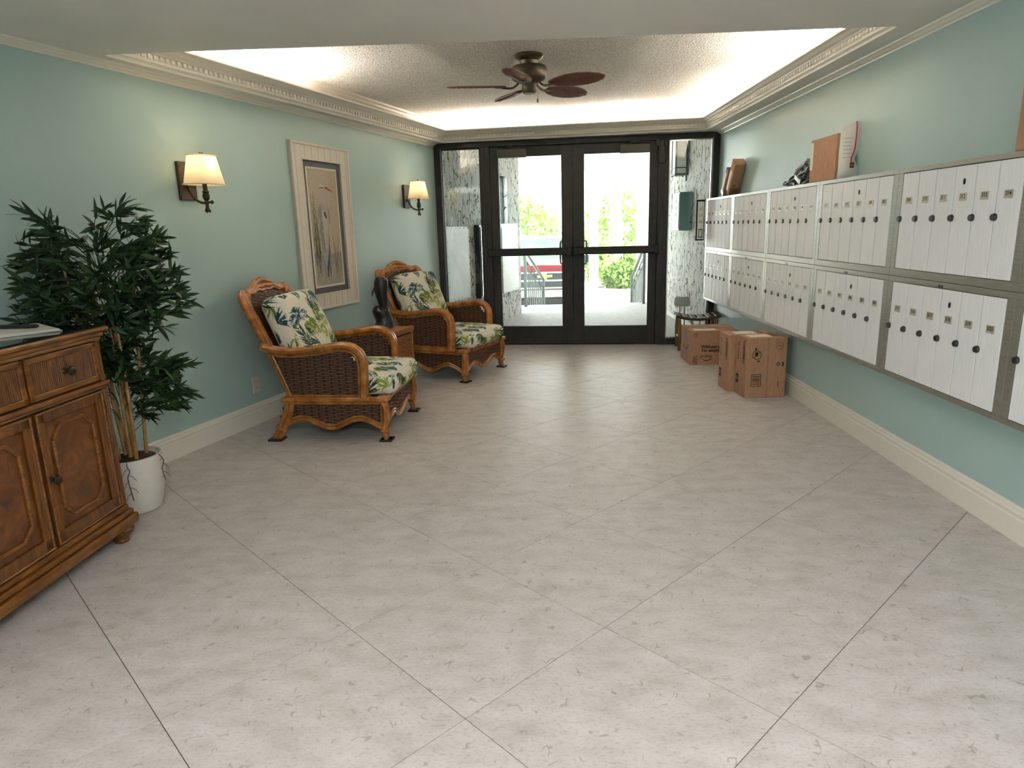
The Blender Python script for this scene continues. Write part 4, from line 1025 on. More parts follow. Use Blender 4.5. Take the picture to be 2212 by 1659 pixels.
# ---------------------------------------------------------------- wall sconces
def sconce(s_, label):
    t = thing('wall_sconce', label, 'sconce', tuple(lw(s_, .0, 1.638)), WANG, 'bronze sconces with linen shades')
    m = MB(); m.bb((.001, -.065, -.112), (.024, .065, .112)); m.build('back_plate', 'sconce_plate', t, bevel=.004)
    m = MB(); m.tube(smooth_path([(.022, -.01, -.02), (.045, -.01, -.07), (.075, -.005, -.112), (.115, 0, -.130), (.14, 0, -.128)], 6), .0075, 8); m.build('arm', 'sconce_bronze', t, smooth=True)
    m = MB(); m.lathe([(.005, -.185), (.020, -.178), (.012, -.165), (.009, -.145), (.013, -.13), (.010, -.118), (.016, -.112), (.021, -.098), (.020, -.084), (.015, -.074), (.021, -.069), (.021, -.065), (.013, -.062), (.013, -.012), (.017, -.010), (.017, -.004), (.010, -.002), (.010, .03)], (.145, 0, 0), 16); m.build('candle_stem', 'sconce_bronze', t, smooth=True)
    m = MB(); m.tube([(.145, 0, -.128), (.175, .004, -.128)], .007, 8); m.sphere((.18, .004, -.128), .011); m.build('arm_knob', 'sconce_bronze', t, smooth=True)
    m = MB()
    for i in range(3):
        a = R(120*i+30); m.tube([(.145, 0, -.178), (.145+.016*math.cos(a), .016*math.sin(a), -.187)], [.006, .003], 6)
    m.build('stem_foot', 'sconce_bronze', t, smooth=True)
    # shade: rounded rectangular, tapered, thin shell
    def ring(w, d, z, ins=0):
        pts = []
        for k in range(40):
            a = 2*math.pi*k/40; e = 5; ca, sa = math.cos(a), math.sin(a); rr = (abs(ca)**e+abs(sa)**e)**(-1/e)
            pts.append((.145+(d/2-ins)*ca*rr, (w/2-ins)*sa*rr, z))
        return pts
    z0, z1 = -.025, .140; V = ring(.225, .155, z0)+ring(.155, .108, z1); n = 40
    m = MB(); m.add(V, [(i, (i+1) % n, n+(i+1) % n, n+i) for i in range(n)]); sh = m.build('shade', 'linen_shade', t, smooth='all')
    for w, d, z in ((.227, .157, z0), (.157, .110, z1)): m = MB(); p = ring(w, d, z); m.tube(p+[p[0]], .004, 6); m.build('shade_trim', 'linen_shade', sh, smooth=True)
    m = MB(); m.tube([(.145, -.07, z1-.004), (.145, .07, z1-.004)], .0015, 5); m.tube([(.145, 0, .03), (.145, 0, z1+.01)], .002, 5)
    for sg in (-1, 1): m.tube([(.145, 0, z1+.006), (.145, sg*.010, z1+.016), (.145, sg*.02, z1+.012)], [.003, .004, .001], 6)
    m.sphere((.145, 0, z1+.012), .005); m.build('finial', 'sconce_bronze', sh, smooth=True)
    m = MB(); m.sphere((.145, 0, .06), .017); m.build('bulb', 'bulb_glow', t, smooth=True)
    l = bpy.data.lights.new('bulb_light', 'POINT'); l.energy = .42; l.color = (1, .78, .46); l.shadow_soft_size = .022
    o = bpy.data.objects.new('bulb_light', l); COL.objects.link(o); o.parent = t; o.location = (.145, 0, .085)
    return t
sconce(.420, 'bronze wall sconce with lit linen shade above the potted bamboo')
sconce(3.335, 'bronze wall sconce with lit linen shade next to the glass entrance')
t = thing('wall_outlet', 'ivory electrical outlet plate low on the aqua wall', 'outlet', tuple(lw(.836, .0, .278)), WANG)
m = MB(); m.bb((0, -.037, -.06), (.006, .037, .06)); m.build('cover_plate', 'ivory', t, bevel=.003)
for z in (-.022, .022):
    m = MB(); m.bb((.005, -.017, z-.015), (.008, .017, z+.015)); o = m.build('socket', 'ivory', t, bevel=.004)
    m = MB(); m.bb((.0075, -.008, z-.005), (.0085, -.006, z+.006)); m.bb((.0075, .006, z-.005), (.0085, .008, z+.006)); m.build('slot', 'gasket', o)

# ---------------------------------------------------------------- ceiling fan
t = thing('ceiling_fan', 'bronze ceiling fan with five leaf shaped brown blades', 'fan', (.017, 4.963, ZCEIL), 0)
m = MB(); m.lathe([(.095, 0), (.098, -.012), (.092, -.022), (.062, -.04), (.056, -.068)], n=32); m.build('canopy', 'fan_bronze', t, smooth=True)
m = MB(); m.lathe([(.05, -.066), (.112, -.075), (.122, -.09), (.122, -.145), (.112, -.160), (.075, -.176), (.05, -.18)], n=36); m.build('motor_housing', 'fan_bronze', t, smooth=True)
m = MB(); m.lathe([(.046, -.178), (.05, -.19), (.05, -.235), (.04, -.248), (.002, -.25)], n=24); m.build('switch_housing', 'fan_bronze', t, smooth=True)
m = MB(); m.tube([(.055, -.03, -.22), (.056, -.03, -.285)], .0012, 5); m.lathe([(.004, -.312), (.006, -.30), (.004, -.286)], (.056, -.03, 0), 8); m.build('pull_chain', 'fan_bronze', t)
bl = MB(); outl = [(.16, -.03), (.22, -.062), (.31, -.088), (.40, -.09), (.48, -.072), (.54, -.035), (.565, 0), (.54, .035), (.48, .072), (.40, .09), (.31, .088), (.22, .062), (.16, .03)]
bl.prism(outl, -.004, .004); bm_ = bl.mesh('blade', 'fan_blade', bevel=.002)
ir = MB(); ir.tube(smooth_path([(.075, 0, .02), (.10, 0, -.002), (.13, 0, -.012), (.19, .0, -.008)], 4), .008, 6); ir.box((.20, 0, -.008), (.07, .035, .005)); ir_ = ir.mesh('blade_iron', 'fan_bronze')
rb = MB()
rb.tube([(.17, 0, -.005), (.555, 0, -.005)], .003, 4)
for i in range(8):
    x = .20+.04*i
    for sg in (-1, 1): rb.tube([(x, 0, -.005), (x+.05, sg*min(.075, .03+.011*i if i < 4 else .075-.008*(i-4)), -.005)], .0018, 4)
rb_ = rb.mesh('leaf_vein', 'fan_blade')
for k in range(5):
    a = R(-30+72*k)
    b = link('blade', bm_, t, (0, 0, -.200)); b.rotation_euler = (Matrix.Rotation(a, 3, 'Z') @ Matrix.Rotation(R(-13), 3, 'X')).to_euler()
    link('blade_iron', ir_, b, (0, 0, 0)); link('leaf_vein', rb_, b, (0, 0, 0))

# ---------------------------------------------------------------- dresser
t = thing('sideboard', 'carved oak sideboard with glass top and burl door panels', 'sideboard', (-1.82, 2.758, 0), R(-1.5))
# local: x = out into room, y = -length toward the camera
MODW = .4045; LEN = MODW*3+.05; DEP = .46; ye = -LEN
m = MB(); m.bb((-DEP, ye+.012, .165), (-.012, -.012, .905)); m.build('case', 'oak', t)
m = MB(); m.bb((-DEP-.01, ye-.03, .938), (.034, .03, .958)); tp = m.build('top', 'oak_cross', t, bevel=.008, seg=3)
m = MB(); m.bb((-DEP, ye-.012, .918), (.018, .012, .938)); m.bb((-DEP, ye-.004, .903), (.010, .004, .918)); m.build('top_molding', 'oak_cross', tp, bevel=.006)
m = MB(); m.bb((-DEP+.02, ye-.01, .958), (.018, .014, .964)); m.build('glass_sheet', 'dark_glass_top', tp, bevel=.002)
m = MB(); m.bb((-DEP, ye-.008, .712), (.016, .010, .732)); m.bb((-DEP, ye-.002, .700), (.008, .004, .712)); m.build('waist_molding', 'oak_cross', t, bevel=.007, seg=3)
m = MB(); m.bb((-DEP, ye-.004, .142), (.010, .004, .165)); m.bb((-DEP, ye-.016, .118), (.024, .016, .142)); m.bb((-DEP, ye-.026, .075), (.036, .026, .118)); m.build('base_molding', 'oak_cross', t, bevel=.008, seg=3)
for x, y in ((-.022, -.034), (-.022, ye+.034), (-DEP+.05, -.035), (-DEP+.05, ye+.035)):
    m = MB(); m.lathe([(.030, 0), (.033, .010), (.029, .016), (.040, .030), (.054, .048), (.056, .060), (.046, .076)], (x, y, 0), 20); m.build('bun_foot', 'oak', t, smooth=True)
# stiles
for y in (0, ye):
    s_ = -1 if y == 0 else 1
    m = MB(); m.bb((-.012, y+s_*.002, .165), (.002, y+s_*.038, .700)); m.bb((-.012, y+s_*.002, .732), (.002, y+s_*.030, .903)); m.tube([(.004, y+s_*.012, .175), (.004, y+s_*.012, .695)], .006, 6); m.tube([(.004, y+s_*.026, .175), (.004, y+s_*.026, .695)], .006, 6); m.build('corner_stile', 'oak', t)
def knob(parent, x, y, z):
    m = MB(); m.lathe([(.014, 0), (.012, .004), (.006, .007), (.006, .020), (.016, .024), (.019, .030), (.017, .036), (.008, .040), (.001, .040)], (x, y, z), 18, 'X'); return m.build('knob', 'aged_brass', parent, smooth=True)
for k in range(3):
    y1 = -.036-MODW*k; y0 = y1-MODW+.012; yc = (y0+y1)/2; w = y1-y0
    # drawer
    m = MB(); m.bb((-.012, y0, .738), (.0, y1, .900)); dr = m.build('drawer', 'oak', t)
    m = MB(); e_ = .024
    for a in ((y0, .738, y0+e_, .900), (y1-e_, .738, y1, .900), (y0, .876, y1, .900), (y0, .738, y1, .762)): m.bb((0, a[0], a[1]), (.009, a[2], a[3]))
    m.build('drawer_molding', 'oak_cross', dr, bevel=.004)
    m = MB(); nr = 34
    for i in range(nr):
        yy = y0+e_+.004+(w-2*e_-.008)*i/(nr-1); m.tube([(.001, yy, .763), (.001, yy, .875)], .0044, 6)
    m.build('reeding', 'oak', dr, smooth=True); knob(dr, .004, yc, .818)
    # door
    d0, d1 = y0+.006, y1-.006
    m = MB(); m.bb((-.012, d0, .172), (-.006, d1, .694)); door = m.build('door', 'burl', t)
    m = MB(); e_ = .042
    for a in ((d0, .172, d0+e_, .694), (d1-e_, .172, d1, .694), (d0, .652, d1, .694), (d0, .172, d1, .222)): m.bb((-.006, a[0], a[1]), (.006, a[2], a[3]))
    m.build('door_frame', 'oak', door, bevel=.003)
    m = MB()
    for r_, dd in ((.005, 0),):
        for a in ((d0+.004, .176, d0+.004, .690), (d1-.004, .176, d1-.004, .690)): m.tube([(.006, a[0], a[1]), (.006, a[2], a[3])], .005, 6)
        m.tube([(.006, d0, .690), (.006, d1, .690)], .005, 6); m.tube([(.006, d0, .176), (.006, d1, .176)], .005, 6)
    m.build('door_bead', 'oak_cross', door, smooth=True)
    oc = [(d0+.075, .300), (d0+.125, .255), (d1-.125, .255), (d1-.075, .300), (d1-.075, .572), (d1-.125, .622), (d0+.125, .622), (d0+.075, .572)]
    m = MB()
    for i in range(8):
        a, b = oc[i], oc[(i+1) % 8]; m.tube([(-.004, a[0], a[1]), (-.004, b[0], b[1])], .0085, 8)
    m.build('octagon_molding', 'oak_cross', door, smooth=True)
    knob(door, .004, d0+.018, .435)
    for z in (.26, .62):
        m = MB(); m.bb((.0, d1+.001, z-.025), (.008, d1+.010, z+.025)); m.build('hinge', 'black_metal', door, bevel=.002)
# items on the sideboard
t = thing('paper_stack', 'thin stack of white papers on the sideboard glass', 'papers', (-2.05, 2.60, .9645), R(-38))
for i in range(3):
    m = MB(); m.box((0, 0, .002+.0035*i), (.30, .235, .003), R(rnd.uniform(-3, 3))); m.build('sheet', 'paper', t)
t = thing('pen_case', 'long black rounded case lying on the white papers', 'case', (-2.07, 2.63, .9755), R(-2))
m = MB(); 
prof = [(.0, -.10), (.010, -.098), (.016, -.09), (.018, -.07), (.018, .07), (.016, .09), (.010, .098), (0, .10)]
m.tube([(x, 0, 0.008) for r_, x in prof], [max(r_, .001) for r_, x in prof], 12, flat=.42, up=(0, 1, 0)); m.build('case_body', 'black_plastic', t, smooth=True)

# ---------------------------------------------------------------- potted bamboo
PX, PY = -1.985, 3.10
t = thing('potted_bamboo', 'artificial bamboo plant in round white pot beside the sideboard', 'plant', (PX, PY, 0))
m = MB(); m.lathe([(.098, 0), (.108, .004), (.122, .05), (.135, .12), (.141, .19), (.141, .25), (.138, .278), (.131, .280), (.129, .262), (.10, .258)], n=40); pot = m.build('pot', 'pot_white', t, smooth=True)
m = MB(); m.lathe([(.129, .255), (.09, .268), (.05, .275), (.001, .277)], n=24); m.build('soil', 'soil', t, smooth=True)
pr = random.Random(4)
def tend(pts, r_): m = MB(); m.tube(smooth_path(pts, 4), r_, 5); return m
ct = Vector((-PX, -PY, 0)).normalized(); sd = Vector((-ct.y, ct.x, 0))
for base_a, ln_ in ((-8, .17), (62, .12)):
    d = (ct*math.cos(R(base_a)) + sd*math.sin(R(base_a)))
    m = MB(); main = [d*.134+Vector((0, 0, .279)), d*.146+Vector((0, 0, .262)), d*.148+sd*.008+Vector((0, 0, .235)), d*.148-sd*.004+Vector((0, 0, .20)), d*.146+sd*.006+Vector((0, 0, .26-ln_))]
    m.tube(smooth_path(main, 4), .0022, 5)
    for i in range(5):
        z = .25-ln_*.9*i/5; o_ = sd*(.03 if i % 2 else -.025)
        m.tube(smooth_path([d*.147+Vector((0, 0, z)), d*.147+o_*.6+Vector((0, 0, z-.012)), d*.143+o_+Vector((0, 0, z-.035))], 3), .0013, 4)
    m.build('root_tendril', 'root', pot, smooth=True)
tops = []
for i in range(11):
    a = 2*math.pi*i/11+pr.uniform(-.2, .2); r0 = pr.uniform(.02, .085); h = pr.uniform(.85, 1.24)
    b = Vector((r0*math.cos(a), r0*math.sin(a), .262)); e = Vector((r0*1.9*math.cos(a)-.06*(pr.random()-.2), r0*1.9*math.sin(a), h))
    mid = b.lerp(e, .5)+Vector((pr.uniform(-.02, .02), pr.uniform(-.02, .02), 0)); pth = smooth_path([b, mid, e], 8)
    m = MB(); m.tube(pth, list(np.linspace(.0095, .006, len(pth))), 7)
    for k in range(2, len(pth), 3): m.tube([pth[k]-Vector((0, 0, .003)), pth[k]+Vector((0, 0, .003))], .0112, 7)
    m.build('cane', 'cane', t, smooth=True); tops.append(pth)
lf = MB(); n_ = 6; vs = []
for i in range(n_+1):
    u = i/n_; w = .0115*math.sin(math.pi*min(1, u*.96+.04))**.8*(1.15-.5*u); z = -.10*u*u*.18
    vs += [(u*.105, -w, z), (u*.105, 0, z-.0015), (u*.105, w, z)]
fs = []
for i in range(n_): fs += [(3*i, 3*i+3, 3*i+4, 3*i+1), (3*i+1, 3*i+4, 3*i+5, 3*i+2)]
lf.add(vs, fs); leaf_me = lf.mesh('leaf', 'leaf', smooth='all')
stuff = MB(); cntl = 0; LV = [Vector(v) for v in vs]
lean_v = sd   # toward image right
sprays = []
def region():
    """a spot inside the bushy crown volume (pot-local, oriented by the view from the lobby)"""
    k = pr.random()
    if k < .78:
        a = pr.uniform(0, 2*math.pi); rr = .25*math.sqrt(pr.random()); z = pr.gauss(1.07, .18)
        z = max(.72, min(1.40, z)); rr *= max(.25, 1-((z-1.06)/.45)**2)
        return Vector((rr*math.cos(a)*1.0, rr*math.sin(a)*.9, z)) - sd*.0
    if k < .93: return sd*pr.uniform(.02, .19)+ct*pr.uniform(-.06, .1)+Vector((0, 0, pr.uniform(.46, .72)))
    return sd*pr.uniform(-.12, .06)+ct*pr.uniform(-.08, .08)+Vector((0, 0, pr.uniform(.5, .85)))
stem = MB(); NSP = 330
for sidx in range(NSP):
    c = region(); ax = Vector((c.x, c.y, 0)); ax = ax.normalized() if ax.length > .02 else sd.copy()
    dr_ = (ax + Vector((pr.uniform(-.7, .7), pr.uniform(-.7, .7), pr.uniform(-.1, .75)))).normalized()
    tip = c+dr_*pr.uniform(.07, .15); core = Vector((c.x*.35, c.y*.35, c.z-.07))
    stem.tube(smooth_path([core, c, tip], 3), .0018, 4, cap=False)
    for k in range(pr.randint(7, 10)):
        q_ = c.lerp(tip, pr.random()**.7*1.05); d = (dr_*1.0 + Vector((pr.uniform(-1, 1), pr.uniform(-1, 1), pr.uniform(-.8, .45)))*.95).normalized()
        sc_ = pr.uniform(.55, .98); up = Vector((pr.uniform(-1, 1), pr.uniform(-1, 1), pr.uniform(-.2, 1))) + ct*pr.uniform(0, 1.1); y_ = up.cross(d).normalized(); z_ = d.cross(y_)
        mt = Matrix((d, y_, z_)).transposed().to_4x4(); mt.translation = q_
        P_ = q_+d*.105*sc_
        wp = Vector((PX, PY, 0))+P_
        if wp.x < lwx(wp.y, .03) or (wp.y < 2.80 and wp.z < .99): continue
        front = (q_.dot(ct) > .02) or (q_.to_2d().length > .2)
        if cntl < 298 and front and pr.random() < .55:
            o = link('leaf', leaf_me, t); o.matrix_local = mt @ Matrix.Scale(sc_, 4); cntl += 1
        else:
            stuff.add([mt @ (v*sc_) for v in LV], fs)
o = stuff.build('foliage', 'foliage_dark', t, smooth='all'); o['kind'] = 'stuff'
stem.build('twig', 'foliage_dark', t)

# ---------------------------------------------------------------- small chair by the sidelight
t = thing('small_chair', 'small wooden chair with curved slat seat behind the blue taped box', 'chair', (1.745, 7.16, 0), R(-6))
LX, LY = .185, .135; SH = .335
leg_prof = [(.014, 0), (.019, .008), (.017, .022), (.012, .035), (.018, .052), (.014, .064), (.016, .12), (.020, .2), (.017, .29), (.014, SH)]
lm_ = MB(); lm_.lathe(leg_prof, n=12); lmesh = lm_.mesh('leg', 'stool_wood', smooth=True)
for x, y in ((-LX, -LY), (LX, -LY), (-LX, LY), (LX, LY)): link('leg', lmesh, t, (x, y, 0))
def sag(x): return SH+.012+.035*(x/.22)**2-.02
for y in (-LY, LY):
    m = MB(); m.tube([(x, y, sag(x)) for x in np.linspace(-.22, .22, 16)], .016, 8, flat=.8); m.build('seat_rail', 'stool_seat', t, smooth=True)
for i in range(6):
    x = -.2+.08*i; m = MB(); m.box((x, 0, sag(x)+.012), (.052, LY*2+.05, .010), Matrix.Rotation(-math.atan(.07*x/.0484*1), 3, 'Y')); m.build('seat_slat', 'stool_seat', t, bevel=.003)
for x in (-LX, LX): m = MB(); m.tube([(x, -LY, .13), (x, LY, .13)], .008, 8); m.build('stretcher', 'stool_wood', t, smooth=True)
for y in (-LY, LY): m = MB(); m.tube([(-LX, y, .16), (LX, y, .16)], .008, 8); m.build('stretcher', 'stool_wood', t, smooth=True)
for x in np.linspace(-.11, .14, 4): m = MB(); m.tube([(x, LY, .16), (x, LY, SH)], .007, 6); m.build('spindle', 'stool_wood', t, smooth=True)
br_ = thing('backrest', '', '') if False else None
m = MB(); m.prism([(-.075, .0), (.075, .0), (.085, .03), (.08, .09), (.055, .108), (.02, .100), (-.02, .100), (-.055, .108), (-.08, .09), (-.085, .03)], -.009, .009)
bb2 = m.build('backrest', 'stool_back', t, bevel=.004, loc=(-.135, LY+.02, .43), rot=(R(82), 0, R(-8)))
m = MB(); m.tube([(-.16, LY, SH), (-.158, LY+.018, .45)], .008, 8); m.tube([(-.11, LY, SH), (-.112, LY+.018, .45)], .008, 8); m.build('back_spindle', 'stool_back', t, smooth=True)

# ---------------------------------------------------------------- outside
PZ = -.015; GZ = -.75; YEDGE = 11.7
m = MB(); m.bb((-4, 7.2, PZ-.3), (4, YEDGE, PZ)); 
pf_ = clip([(-3.5, 7.0), (4.5, 7.0), (4.5, YEDGE), (-3.5, YEDGE)], [tuple(bk(-4, .056).xy), tuple(bk(6, .056).xy), (6, 30), (-6, 30)])
m = MB(); m.prism(pf_, PZ-.2, PZ); tag(m.build('floor_porch', 'concrete'), 'grey concrete porch floor beyond the glass doors', 'floor', kind='structure')
for i in range(4):
    m = MB(); m.bb((-.2, YEDGE+.3*i, GZ), (2.02, YEDGE+.3*(i+1), PZ-.147*(i+1))); tag(m.build('step', 'concrete'), ['top', 'second', 'third', 'lowest'][i]+' concrete step down from the porch', 'step', 'porch steps', 'structure')
m = MB(); m.bb((-40, YEDGE-.5, GZ-.2), (40, 60, GZ)); tag(m.build('ground_driveway', 'asphalt'), 'pale driveway beyond the porch steps', 'ground', kind='structure')
m = MB(); m.bb((-6, 7.95, 2.62), (7, 18.0, 2.8)); m.prism([tuple(bk(-5, .06).xy), tuple(bk(9, .06).xy), (7, 7.95), (-6, 7.95)], 2.62, 2.8); tag(m.build('ceiling_porch', 'plain_stucco'), 'white porch ceiling beyond the doors', 'ceiling', kind='structure')
for i, (x, y) in enumerate(((1.55, 9.6), (1.8, 11.0), (.25, 12.3))):
    t = thing('porch_downlight', ['round downlight in the porch ceiling nearest the right door', 'round downlight in the porch ceiling farther out by the column', 'round downlight in the porch ceiling above the truck'][i], 'light', (x, y, 2.62), 0, 'porch ceiling downlights')
    m = MB(); m.lathe([(.10, 0), (.10, -.008), (.075, -.008), (.07, .01)], n=20); m.build('ring', 'mail_frame', t)
# facade around the entrance outside (between room ceiling and porch ceiling)
m = MB(); m.prism([tuple(bk(-.3, .0).xy), tuple(bk(3.3, .0).xy), tuple(bk(3.3, .055).xy), tuple(bk(-.3, .055).xy)], 2.455, 2.8); m.prism([tuple(bk(UL, .001).xy), tuple(bk(UR, .001).xy), tuple(bk(UR, .054).xy), tuple(bk(UL, .054).xy)], 2.2125, 2.455)
tag(m.build('wall_back', 'plain_stucco'), 'wall strip above the glass entrance', 'wall', kind='structure')
# left outside wall in line with the lobby wall, with a window and end pier
a0 = LB+wd*.06; 
def owall(s0, s1, z0, z1, mb): 
    p, q_ = lw(s0), lw(s1); o_ = -wn*.22; mb.prism([(p.x, p.y), (q_.x, q_.y), ((q_+o_).x, (q_+o_).y), ((p+o_).x, (p+o_).y)], z0, z1)
m = MB(); owall(4.17, 5.70, PZ, 2.62, m); owall(6.55, 7.12, PZ, 2.62, m); owall(5.70, 6.55, PZ, 1.30, m); owall(5.70, 6.55, 2.02, 2.62, m)
tag(m.build('wall_outside_left', 'stucco'), 'cracked pattern stucco wall outside in line with the aqua wall', 'wall', kind='structure')
w = thing('window_3', 'dark framed window in the outside stucco wall showing greenery', 'window', tuple(lw(6.125, 0, 1.66)), WANG, kind='structure')
m = MB()
for a in ((-.425, -.36, -.395, .36), (.395, -.36, .425, .36), (-.425, .33, .425, .36), (-.425, -.36, .425, -.33)): m.bb((-.1, a[0], a[1]), (-.06, a[2], a[3]))
m.build('window_frame', 'bronze_frame', w); m = MB(); m.bb((-.083, -.395, -.33), (-.078, .395, .33)); m.build('pane', 'clear_glass', w)
for s0, s1, z0, z1, lab in ((4.27, 4.95, .47, 1.335, 'white riveted panel fixed to the stucco wall beyond the sidelight'), (6.22, 6.95, .38, 1.36, 'white riveted panel fixed to the stucco wall near its far end')):
    t = thing('wall_panel', lab, 'panel', tuple(lw((s0+s1)/2, .0, z0)), WANG, 'white panels on the outside wall')
    h = (s1-s0)/2; m = MB(); m.bb((.001, -h, 0), (.02, h, z1-z0)); m.build('sheet', 'panel_white', t, bevel=.002)
    m = MB()
    for i in range(6):
        for z in (.02, z1-z0-.02): m.lathe([(.006, .0195), (.005, .023)], (0, -h+.03+(2*h-.06)*i/5, z), 8, 'X')
    for i in range(1, 5):
        for y in (-h+.02, h-.02): m.lathe([(.006, .0195), (.005, .023)], (0, y, (z1-z0)*i/5), 8, 'X')
    m.build('rivet', 'lock_metal', t)
t = thing('display_case', 'dark narrow display case on the stucco wall beside the white panel', 'case', tuple(lw(5.35, .0, .42)), WANG)
m = MB(); m.bb((.001, -.16, 0), (.07, .16, .93)); m.build('case_body', 'truck_dark', t, bevel=.004); m = MB(); m.bb((.07, -.11, .05), (.075, .11, .88)); m.build('glass_front', 'dark_glass_top', t); m = MB(); m.bb((.07, -.125, .03), (.082, -.11, .90)); m.build('case_edge', 'chrome', t)
# right outside wall
m = MB(); m.bb((2.035, 7.46, PZ), (2.25, 11.75, 2.62)); tag(m.build('wall_outside_right', 'stucco'), 'cracked pattern stucco wall outside beyond the mailbox end', 'wall', kind='structure')
m = MB(); m.bb((2.018, 7.52, PZ), (2.035, 11.75, .05)); tag(m.build('trim_10', 'plain_stucco'), 'pale base strip at the foot of the outside wall', 'trim', kind='structure')
t = thing('reflection_box', 'black framed white box standing in for a bright reflection in the sidelight', 'reflection', (2.034, 9.15, 1.9), 0)  # box stands in for a white reflection in the sidelight glass
m = MB(); m.bb((-.16, -.11, .02), (-.02, .11, .46)); m.build('reflection_white', 'reflection_white', t, bevel=.004)
m = MB()
for x in (-.16, -.02):
    for y in (-.11, .11): m.box((x, y, .24), (.018, .018, .5))
m.bb((-.17, -.12, .0), (.0, .12, .022)); m.bb((-.17, -.12, .46), (.0, .12, .482)); m.bb((-.168, -.115, .085), (-.012, .115, .098)); m.bb((-.02, -.05, -.07), (.0, .05, .55)); m.build('reflection_frame', 'black_metal', t)
t = thing('call_box', 'green entry call box on the outside stucco wall beyond the sidelight', 'call box', (2.034, 8.95, 1.21), 0)
m = MB(); m.bb((-.16, -.2, 0), (.0, .2, .47)); m.build('housing', 'callbox_green', t, bevel=.006)
m = MB(); m.bb((-.166, -.18, .02), (-.159, .18, .45)); m.build('face', 'callbox_face', t)
m = MB()
for i in range(4): m.bb((-.169, -.05, .10+.08*i), (-.166, .05, .14+.08*i))
m.build('name_strip', 'paper', t)
# handrails on the steps
def rail(x, label, rz=0):
    t = thing('handrail', label, 'handrail', (x, YEDGE-.22, PZ), rz, 'green metal handrails on the porch steps')
    y0, y1, dz = 0, 1.35, -.60
    sl_ = lambda y: dz*max(0, (y-.05))/(y1-.05)
    for y in (0, y1):
        m = MB(); m.box((0, y, .46+sl_(y)), (.045, .045, .92)); m.build('post', 'rail_green', t)
    m = MB(); m.tube([(0, -.06, .93), (0, .05, .93), (0, y1+.05, .93+dz)], .026, 8); m.build('top_rail', 'rail_green', t)
    for z in (.80, .70, .12): m = MB(); m.tube([(0, 0, z), (0, y1, z+dz)], .013, 6); m.build('cross_rail', 'rail_green', t)
    for i in range(9):
        y = .08+i*(y1-.12)/8.6; m = MB(); m.tube([(0, y, .12+sl_(y)), (0, y, .70+sl_(y))], .010, 5); m.build('baluster', 'rail_green', t)
    for i in range(4):
        y = .16+i*.3; m = MB(); m.lathe([(.036, -.006), (.036, .006), (.028, .006), (.028, -.006)], (0, y, .75+sl_(y)), 12, 'X'); m.build('ring', 'rail_green', t)
rail(-.09, 'dark green metal handrail in front of the red truck', R(-14)); rail(1.90, 'dark green metal handrail beside the curved planter')
# column and downspout
t = thing('porch_column', 'grey square porch column beside the planter', 'column', (2.02, 12.45, GZ), 0, kind='structure')
m = MB(); m.box((0, 0, 1.685), (.20, .20, 3.37)); m.build('shaft', 'plain_stucco', t); m = MB(); m.box((0, 0, .1), (.26, .26, .2)); m.build('base', 'plain_stucco', t)
t = thing('porch_column', 'slim white porch post with downspout between the truck and planter', 'column', (1.18, 13.2, GZ), 0, kind='structure')
m = MB(); m.box((0, 0, 1.685), (.09, .09, 3.37)); m.build('shaft', 'downspout', t); m = MB(); m.tube(smooth_path([(.09, -.02, 3.3), (.09, -.02, 1.2), (.09, -.02, .30), (.04, -.03, .2), (-.06, -.06, .16)], 4), .035, 8); m.build('downspout', 'downspout', t, smooth=True)
# planter
t = thing('planter', 'curved white masonry planter at the driveway', 'planter', (2.35, 15.1, GZ), 0)
V = []; n = 40
m = MB(); ro, ri = 1.28, 1.12
for k in range(n):
    a = 2*math.pi*k/n; c_, s_ = math.cos(a), math.sin(a)
    V += [(ro*c_, ro*s_, 0), (ro*c_, ro*s_, .66), (ro*1.03*c_, ro*1.03*s_, .67), (ro*1.03*c_, ro*1.03*s_, .75), (ri*c_, ri*s_, .75), (ri*c_, ri*s_, .6)]
m.add(V, [(6*k+j, 6*((k+1) % n)+j, 6*((k+1) % n)+j+1, 6*k+j+1) for k in range(n) for j in range(5)]); m.build('wall', 'plain_stucco', t)
m = MB(); m.lathe([(1.12, .64), (.001, .68)], n=32); m.build('soil', 'soil', t)
def bush(name, label, c, rad, nleaf, lsz, seed, trunk=None, group=None, flat=.8):
    t = thing(name, label, 'tree' if trunk else 'bush', c, 0, group); r = random.Random(seed); m = MB()
    z0 = trunk or 0
    for i in range(nleaf):
        a, b = r.uniform(0, 6.283), math.acos(r.uniform(-1, 1)); rr = rad*(.55+.5*r.random()**.5)
        p = Vector((rr*math.sin(b)*math.cos(a), rr*math.sin(b)*math.sin(a), z0+rad*flat*.9+rr*math.cos(b)*flat)); d = Vector((r.uniform(-1, 1), r.uniform(-1, 1), r.uniform(-.4, 1))).normalized(); y_ = d.orthogonal().normalized()*lsz*.36
        m.add([p, p+d*lsz*.5+y_, p+d*lsz, p+d*lsz*.5-y_], [(0, 1, 2, 3)])
    o = m.build('foliage', 'bush_leaf', t); o['kind'] = 'stuff'
    m = MB()
    for i in range(5):
        a = 6.283*i/5; m.tube([(0.02*math.cos(a), .02*math.sin(a), 0), (rad*.4*math.cos(a), rad*.4*math.sin(a), z0+rad*flat)], [.05*rad if not trunk else .09, .02*rad], 6)
    m.build('stem', 'palm_bark', t); return t
bush('shrub', 'leafy green shrub in the curved planter, nearest the slim post', (1.92, 14.55, GZ+.68), .36, 1300, .11, 1, group='shrubs in the planter')
bush('shrub', 'leafy green shrub in the middle of the curved planter', (2.72, 14.75, GZ+.68), .36, 1200, .11, 2, group='shrubs in the planter')
